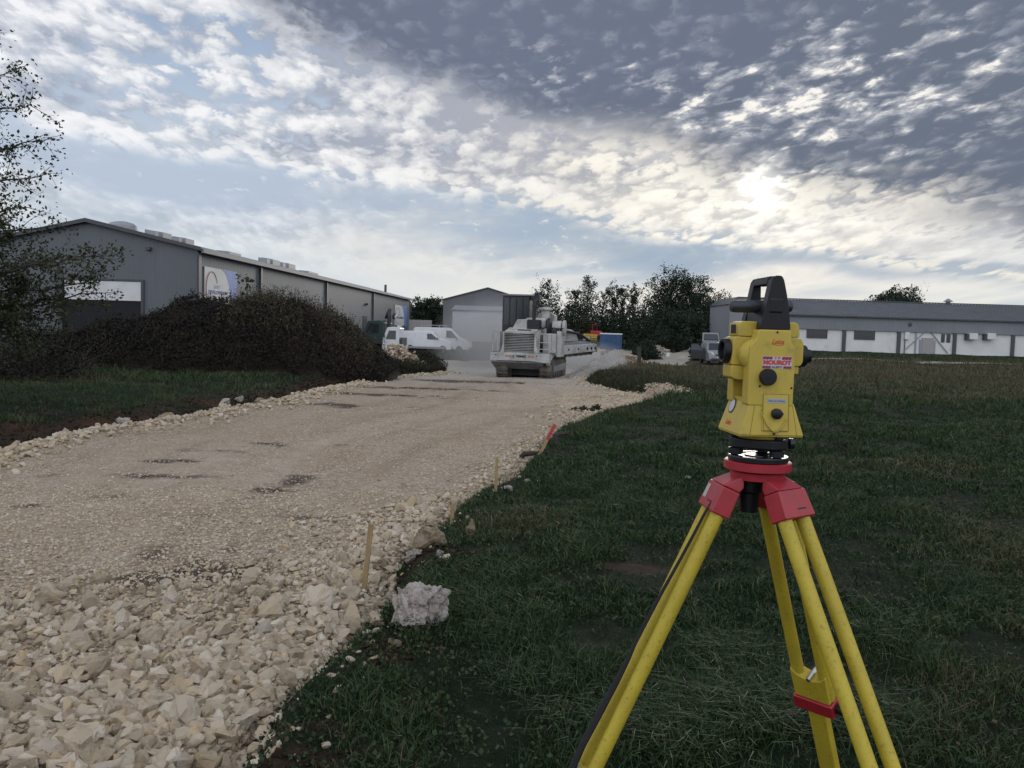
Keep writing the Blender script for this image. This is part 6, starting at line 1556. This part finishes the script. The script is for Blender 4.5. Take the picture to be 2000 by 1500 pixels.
# ------------------------------------------------------------------ bramble mound and shrubs
def bramble():
    rng_ = np.random.RandomState(31); D = 34.0; c = gat(455, D); t = empty('bramble_mound', c, 0, 'huge dark mound overgrown with brambles and brown weeds in front of the warehouse', 'bramble')
    # skyline of the mound in the photograph: height above ground along it
    prof = [(95, 668), (130, 655), (170, 640), (230, 624), (280, 606), (330, 590), (380, 576), (430, 564), (480, 565), (530, 566), (580, 576), (620, 594), (660, 614), (690, 640), (715, 668), (740, 692), (775, 718)]
    X = np.array([at(px, py, D).x-c.x for px, py in prof]); Hh = np.array([max(.05, at(px, py, D).z-gat(px, D).z-.14-.06*(px < 360)) for px, py in prof])
    def hh(x): return np.interp(x, X, Hh, left=0, right=0)
    nx, ny = 90, 40; xs = np.linspace(X[0]-.6, X[-1]+.4, nx); v = np.linspace(0, 1, ny)
    gx, gv = np.meshgrid(xs, v); H_ = hh(gx); dep = 2.4+1.0*H_
    yy = (gv-.5)*2*dep; k = np.clip(1-(np.abs(gv-.5)*2)**2.0, 0, 1)**.62
    zz = np.array([gz(a+c.x, c.y+b) for a, b in zip(gx.ravel(), yy.ravel())]).reshape(gx.shape)-c.z+H_*.86*k*(1+.30*fbm(gx*.7, yy*.7, 3))-.1*(k < .01)
    V_ = np.stack([gx.ravel(), yy.ravel(), zz.ravel()], 1); i = np.arange(ny-1)[:, None]*nx; j = np.arange(nx-1)[None]
    me = mesh_k('earth_mound', V_, np.stack([i+j, i+j+1, i+nx+j+1, i+nx+j], -1).reshape(-1, 4))
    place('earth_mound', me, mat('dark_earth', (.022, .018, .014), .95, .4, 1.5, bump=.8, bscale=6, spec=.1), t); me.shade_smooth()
    n = 70000; u = rng_.rand(n); x = X[0]+(X[-1]-X[0])*u; w = rng_.rand(n)
    vv = .5-.5*np.sign(.72-w)*rng_.rand(n)**.6; dep = 2.4+1.0*hh(x); y = (vv-.5)*2*dep; kk = np.clip(1-(np.abs(vv-.5)*2)**2, 0, 1)**.62
    g = ground_z(x+c.x, y+c.y)-c.z; lump = 1+.34*fbm(x*.7, y*.7, 3)
    cl = fbm(x*1.6+3, y*1.6+kk*2, 3); top = np.abs(rng_.randn(n))*.11+.55*np.maximum(cl-.03, 0)
    z = g+hh(x)*.86*kk*lump+top
    C = np.stack([x, y, z], 1)
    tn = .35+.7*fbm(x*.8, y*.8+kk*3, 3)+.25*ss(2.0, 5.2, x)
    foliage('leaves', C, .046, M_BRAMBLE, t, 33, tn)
    segs = []
    for q in range(1500):
        i_ = rng_.randint(n); p = C[i_]-np.array([0, 0, .15]); d = rng_.randn(3)*.6+np.array([0, -.15, .9]); L = .3+.4*rng_.rand()
        s, r = limb(rng_, p, d, L, .010, 5, .35, -.10, .3); segs.append((s, r))
    # tall weeds standing on the right-hand shoulder
    wl = []
    for q in range(1000):
        xx = rng_.uniform(.6, X[-1]-.6); vv = rng_.uniform(.1, .6); dep = 2.4+hh(xx); y_ = (vv-.5)*2*dep; k_ = max(0, 1-(abs(vv-.5)*2)**2)**.62
        p = np.array([xx, y_, gz(xx+c.x, y_+c.y)-c.z+hh(xx)*.84*k_]); s, r = limb(rng_, p, (rng_.randn()*.12, -.05, 1), .35+.6*rng_.rand()**2, .008, 5, .16, .02, .3); segs.append((s, r))
        for m_ in range(2, 6): wl += [s[m_]+rng_.randn(3)*.04 for _ in range(3)]
    branches('stems', segs, mat('dry_stem', (.040, .028, .020), .9, .3), t)
    foliage('dry_leaves', np.array(wl), .035, M_DRYLEAF, t, 35)
bramble()
def sapling():
    rng_ = np.random.RandomState(2); D = 31; base = gat(484, D); b = Vector((base.x, D, at(484, 585, D).z-.6)); t = empty('sapling', b, 0, 'lone sapling with broad leaves sticking up from the bramble mound beside the sign', 'sapling')
    top = np.array(at(481, 540, D))-np.array(b); segs = [([np.zeros(3), top*.5+np.array([.03, 0, 0]), top*.8, top], [.02, .016, .012, .008])]; c = []
    for k in range(9): 
        p = top*(.45+.06*k); e = p+np.array([rng_.uniform(-.3, .3), rng_.uniform(-.2, .2), .1]); segs.append(([p, e], [.008, .004])); c += [e+rng_.randn(3)*.06 for _ in range(7 if k > 5 else 4)]
    branches('stem', segs, M_BARK, t); foliage('leaves', np.array(c), .075, M_LEAF, t, 3, aspect=.8)
sapling()
def sh(px, D, rx, h, seed, label, **k):
    p = gat(px, D); return shrub((p.x, p.y, p.z-.1), rx, k.pop('ry', rx), h, seed, label, **k)
sh(20, 22, 1.9, 1.5, 61, 'dark leafy bush under the near tree at the left edge', n=7000, leaf=.045, lm=M_BRAMBLE)
sh(112, 26, 1.2, .85, 62, 'lower bush between the near tree and the bramble mound', n=4000, leaf=.045, lm=M_BRAMBLE)
sh(200, 40, 2.0, 1.1, 63, 'olive bush in front of the dark loading door', n=4000, leaf=.07, lm=M_LEAF)
sh(832, 41.5, 1.0, .85, 64, 'small dark bush at the road edge right of the rubble heap', n=4500, leaf=.04, lm=M_BRAMBLE, ry=.9)
sh(800, 46, 1.8, 1.1, 65, 'brown weedy bush in front of the white vans', n=5000, leaf=.05, lm=M_BRAMBLE)
sh(1262, 72, 1.45, 1.55, 66, 'round dark shrub on the grass near the old post', n=4500, leaf=.08)
sh(1382, 70, 1.2, 1.7, 67, 'dark hedge bush behind the silver minivan', n=3500, leaf=.09)
sh(1155, 21.5, .45, .32, 68, 'clump of broad dark dock leaves at the edge of the road', n=900, leaf=.05, lm=M_LEAF, stems=14)
sh(1660, 12.5, .5, .30, 69, 'tangle of dead brambles in the field right of the tripod', n=60, leaf=.04, lm=M_BRAMBLE, stems=60)

# ------------------------------------------------------------------ trees beyond the road
def T(px, pytop, D, spread, seed, label, pybase=None, **k):
    p = gat(px, D); q = at(px, pytop, D); z = p.z-.2; return tree((p.x, p.y, z), (q.z-z)*k.pop('hf', .92), spread, seed, label, group=k.pop('group', 'trees beyond the gravel yard'), **k)
BARE = dict(leaf=.13, n_leaf=2300, crown0=.16)
T(1046, 556, 130, 1.6, 201, 'thin bare tree just right of the trenching machine cab', leaf=.12, n_leaf=900, crown0=.2)
T(1076, 541, 126, 2.3, 202, 'first tall half bare tree right of the trenching machine', **BARE)
T(1108, 560, 133, 2.2, 203, 'shorter leafy tree between the two tallest half bare trees', **BARE)
T(1142, 536, 127, 2.6, 204, 'tall half bare tree standing above the red excavator', **BARE)
T(1172, 556, 134, 1.5, 205, 'narrow bare tree right of the one above the excavator', leaf=.12, n_leaf=1000, crown0=.15)
T(1198, 548, 128, 2.1, 206, 'half bare tree above the blue tipper truck', **BARE)
T(1222, 553, 132, 1.7, 207, 'slim leafy tree right above the mirror of the blue truck', **BARE)
T(1244, 549, 127, 2.1, 208, 'leafy tree touching the left side of the great dark tree', **BARE)
T(1292, 528, 118, 4.3, 209, 'left half of the tallest dark dense tree in the row', hf=.82, leaf=.13, n_leaf=8500, crown0=.10, dense=6500)
T(1344, 534, 117, 4.5, 210, 'right half of the great dark dense tree', hf=.82, leaf=.13, n_leaf=9000, crown0=.08, dense=8000)
T(1382, 568, 124, 2.8, 211, 'sparse twiggy tree at the right shoulder of the great dark tree', leaf=.14, n_leaf=2200, crown0=.1)
T(1392, 585, 128, 2.2, 212, 'small airy tree above the small grey house', leaf=.13, n_leaf=1300)
T(1415, 584, 130, 2.2, 213, 'small airy tree against the grey block left of the instrument', leaf=.13, n_leaf=1500)
T(1318, 615, 88, 2.3, 214, 'round young tree on the grass below the great dark tree', leaf=.13, n_leaf=3000, crown0=.2, dense=1800)
T(1352, 622, 92, 2.2, 215, 'second young tree right of the round young tree', leaf=.13, n_leaf=2800, crown0=.15, dense=1800)
T(1750, 565, 135, 5.6, 216, 'broad round tree crown rising over the long white building', hf=.62, cu=2.1, leaf=.18, n_leaf=250, crown0=.3, dense=11000, group='trees behind the buildings')
T(815, 586, 150, 3.0, 217, 'dark tree just right of the far end of the warehouse', leaf=.2, n_leaf=2600, crown0=.1, dense=2600, group='trees behind the buildings')
T(843, 594, 155, 3.2, 218, 'dark tree midway between the warehouse and the grey shed', leaf=.2, n_leaf=2600, crown0=.1, dense=2600, group='trees behind the buildings')
T(868, 600, 158, 2.8, 219, 'low dark tree beside the left wall of the grey shed', leaf=.2, n_leaf=2200, crown0=.1, dense=2000, group='trees behind the buildings')
T(461, 489, 92, 1.0, 220, 'treetop with yellowing leaves poking over the warehouse roof', leaf=.12, n_leaf=500, crown0=.5, group='trees behind the buildings')
# thick undergrowth below the row of trees: bushes that merge, each its own thing
k = 0
for px, D, rx, h, lb in ((1058, 112, 3.2, 5.9, 'dark bush directly right of the trenching machine'), (1090, 116, 3.6, 5.9, 'dark bush below the first tall half bare tree'), (1122, 118, 3.4, 5.9, 'dark bush left of the red excavator'), (1150, 124, 3.6, 5.9, 'dark bush behind the red excavator'), (1182, 122, 3.6, 5.9, 'dark bush behind the blue tipper truck'),
                         (1214, 120, 3.6, 5.9, 'dark bush beyond the right side of the blue truck'), (1246, 116, 3.6, 5.9, 'dark bush below the pale lamp heads'), (1282, 112, 3.8, 5.9, 'dark bush at the left foot of the great dark tree'), (1322, 110, 3.8, 5.9, 'dark bush at the right foot of the great dark tree'), (1362, 110, 3.4, 4.3, 'dark bush left of the small grey house')):
    k += 1; sh(px, D, rx, h, 400+k, lb, leaf=.16, n=4200, stems=25, group='undergrowth below the trees', ry=2.2)

# ------------------------------------------------------------------ dust thrown up by the machine
def dust(loc, rad, dens, seed, label):
    bm = bmesh.new(); bmesh.ops.create_icosphere(bm, subdivisions=3, radius=1.0); me = bpy.data.meshes.new('dust_cloud'); bm.to_mesh(me); bm.free()
    m = bpy.data.materials.new('dust'); m.use_nodes = True; nt = m.node_tree; V.nt = nt
    for n in list(nt.nodes): nt.nodes.remove(n)
    out = nt.nodes.new('ShaderNodeOutputMaterial'); pv = nt.nodes.new('ShaderNodeVolumePrincipled'); nt.links.new(pv.outputs[0], out.inputs['Volume'])
    pv.inputs['Color'].default_value = (.80, .80, .79, 1); pv.inputs['Anisotropy'].default_value = .25
    tc = nt.nodes.new('ShaderNodeTexCoord'); co = V(tc.outputs['Object']); x, y, z = sepxyz(co)
    r = _m('SQRT', x*x+y*y+z*z); n = noise(co, 2.2, 3, .6)
    nt.links.new((sst(1.0, .15, r+(n-.5)*.5)*dens).s, pv.inputs['Density'])
    o = place('dust_cloud', me, m); o.location = loc; o.scale = rad; tag(o, label, None, None, 'stuff')
    try: m.cycles.volume_step_rate = 2.0
    except Exception: pass
p = at(962, 680, 54); dust((p.x, 54, .6), (4.6, 12, 3.8), .13, 1, 'pale dust hanging over the yard left of the machine')
p = at(1130, 690, 54); dust((p.x, 54, -.2), (3.6, 13, 1.7), .14, 2, 'thin dust over the road right of the machine')
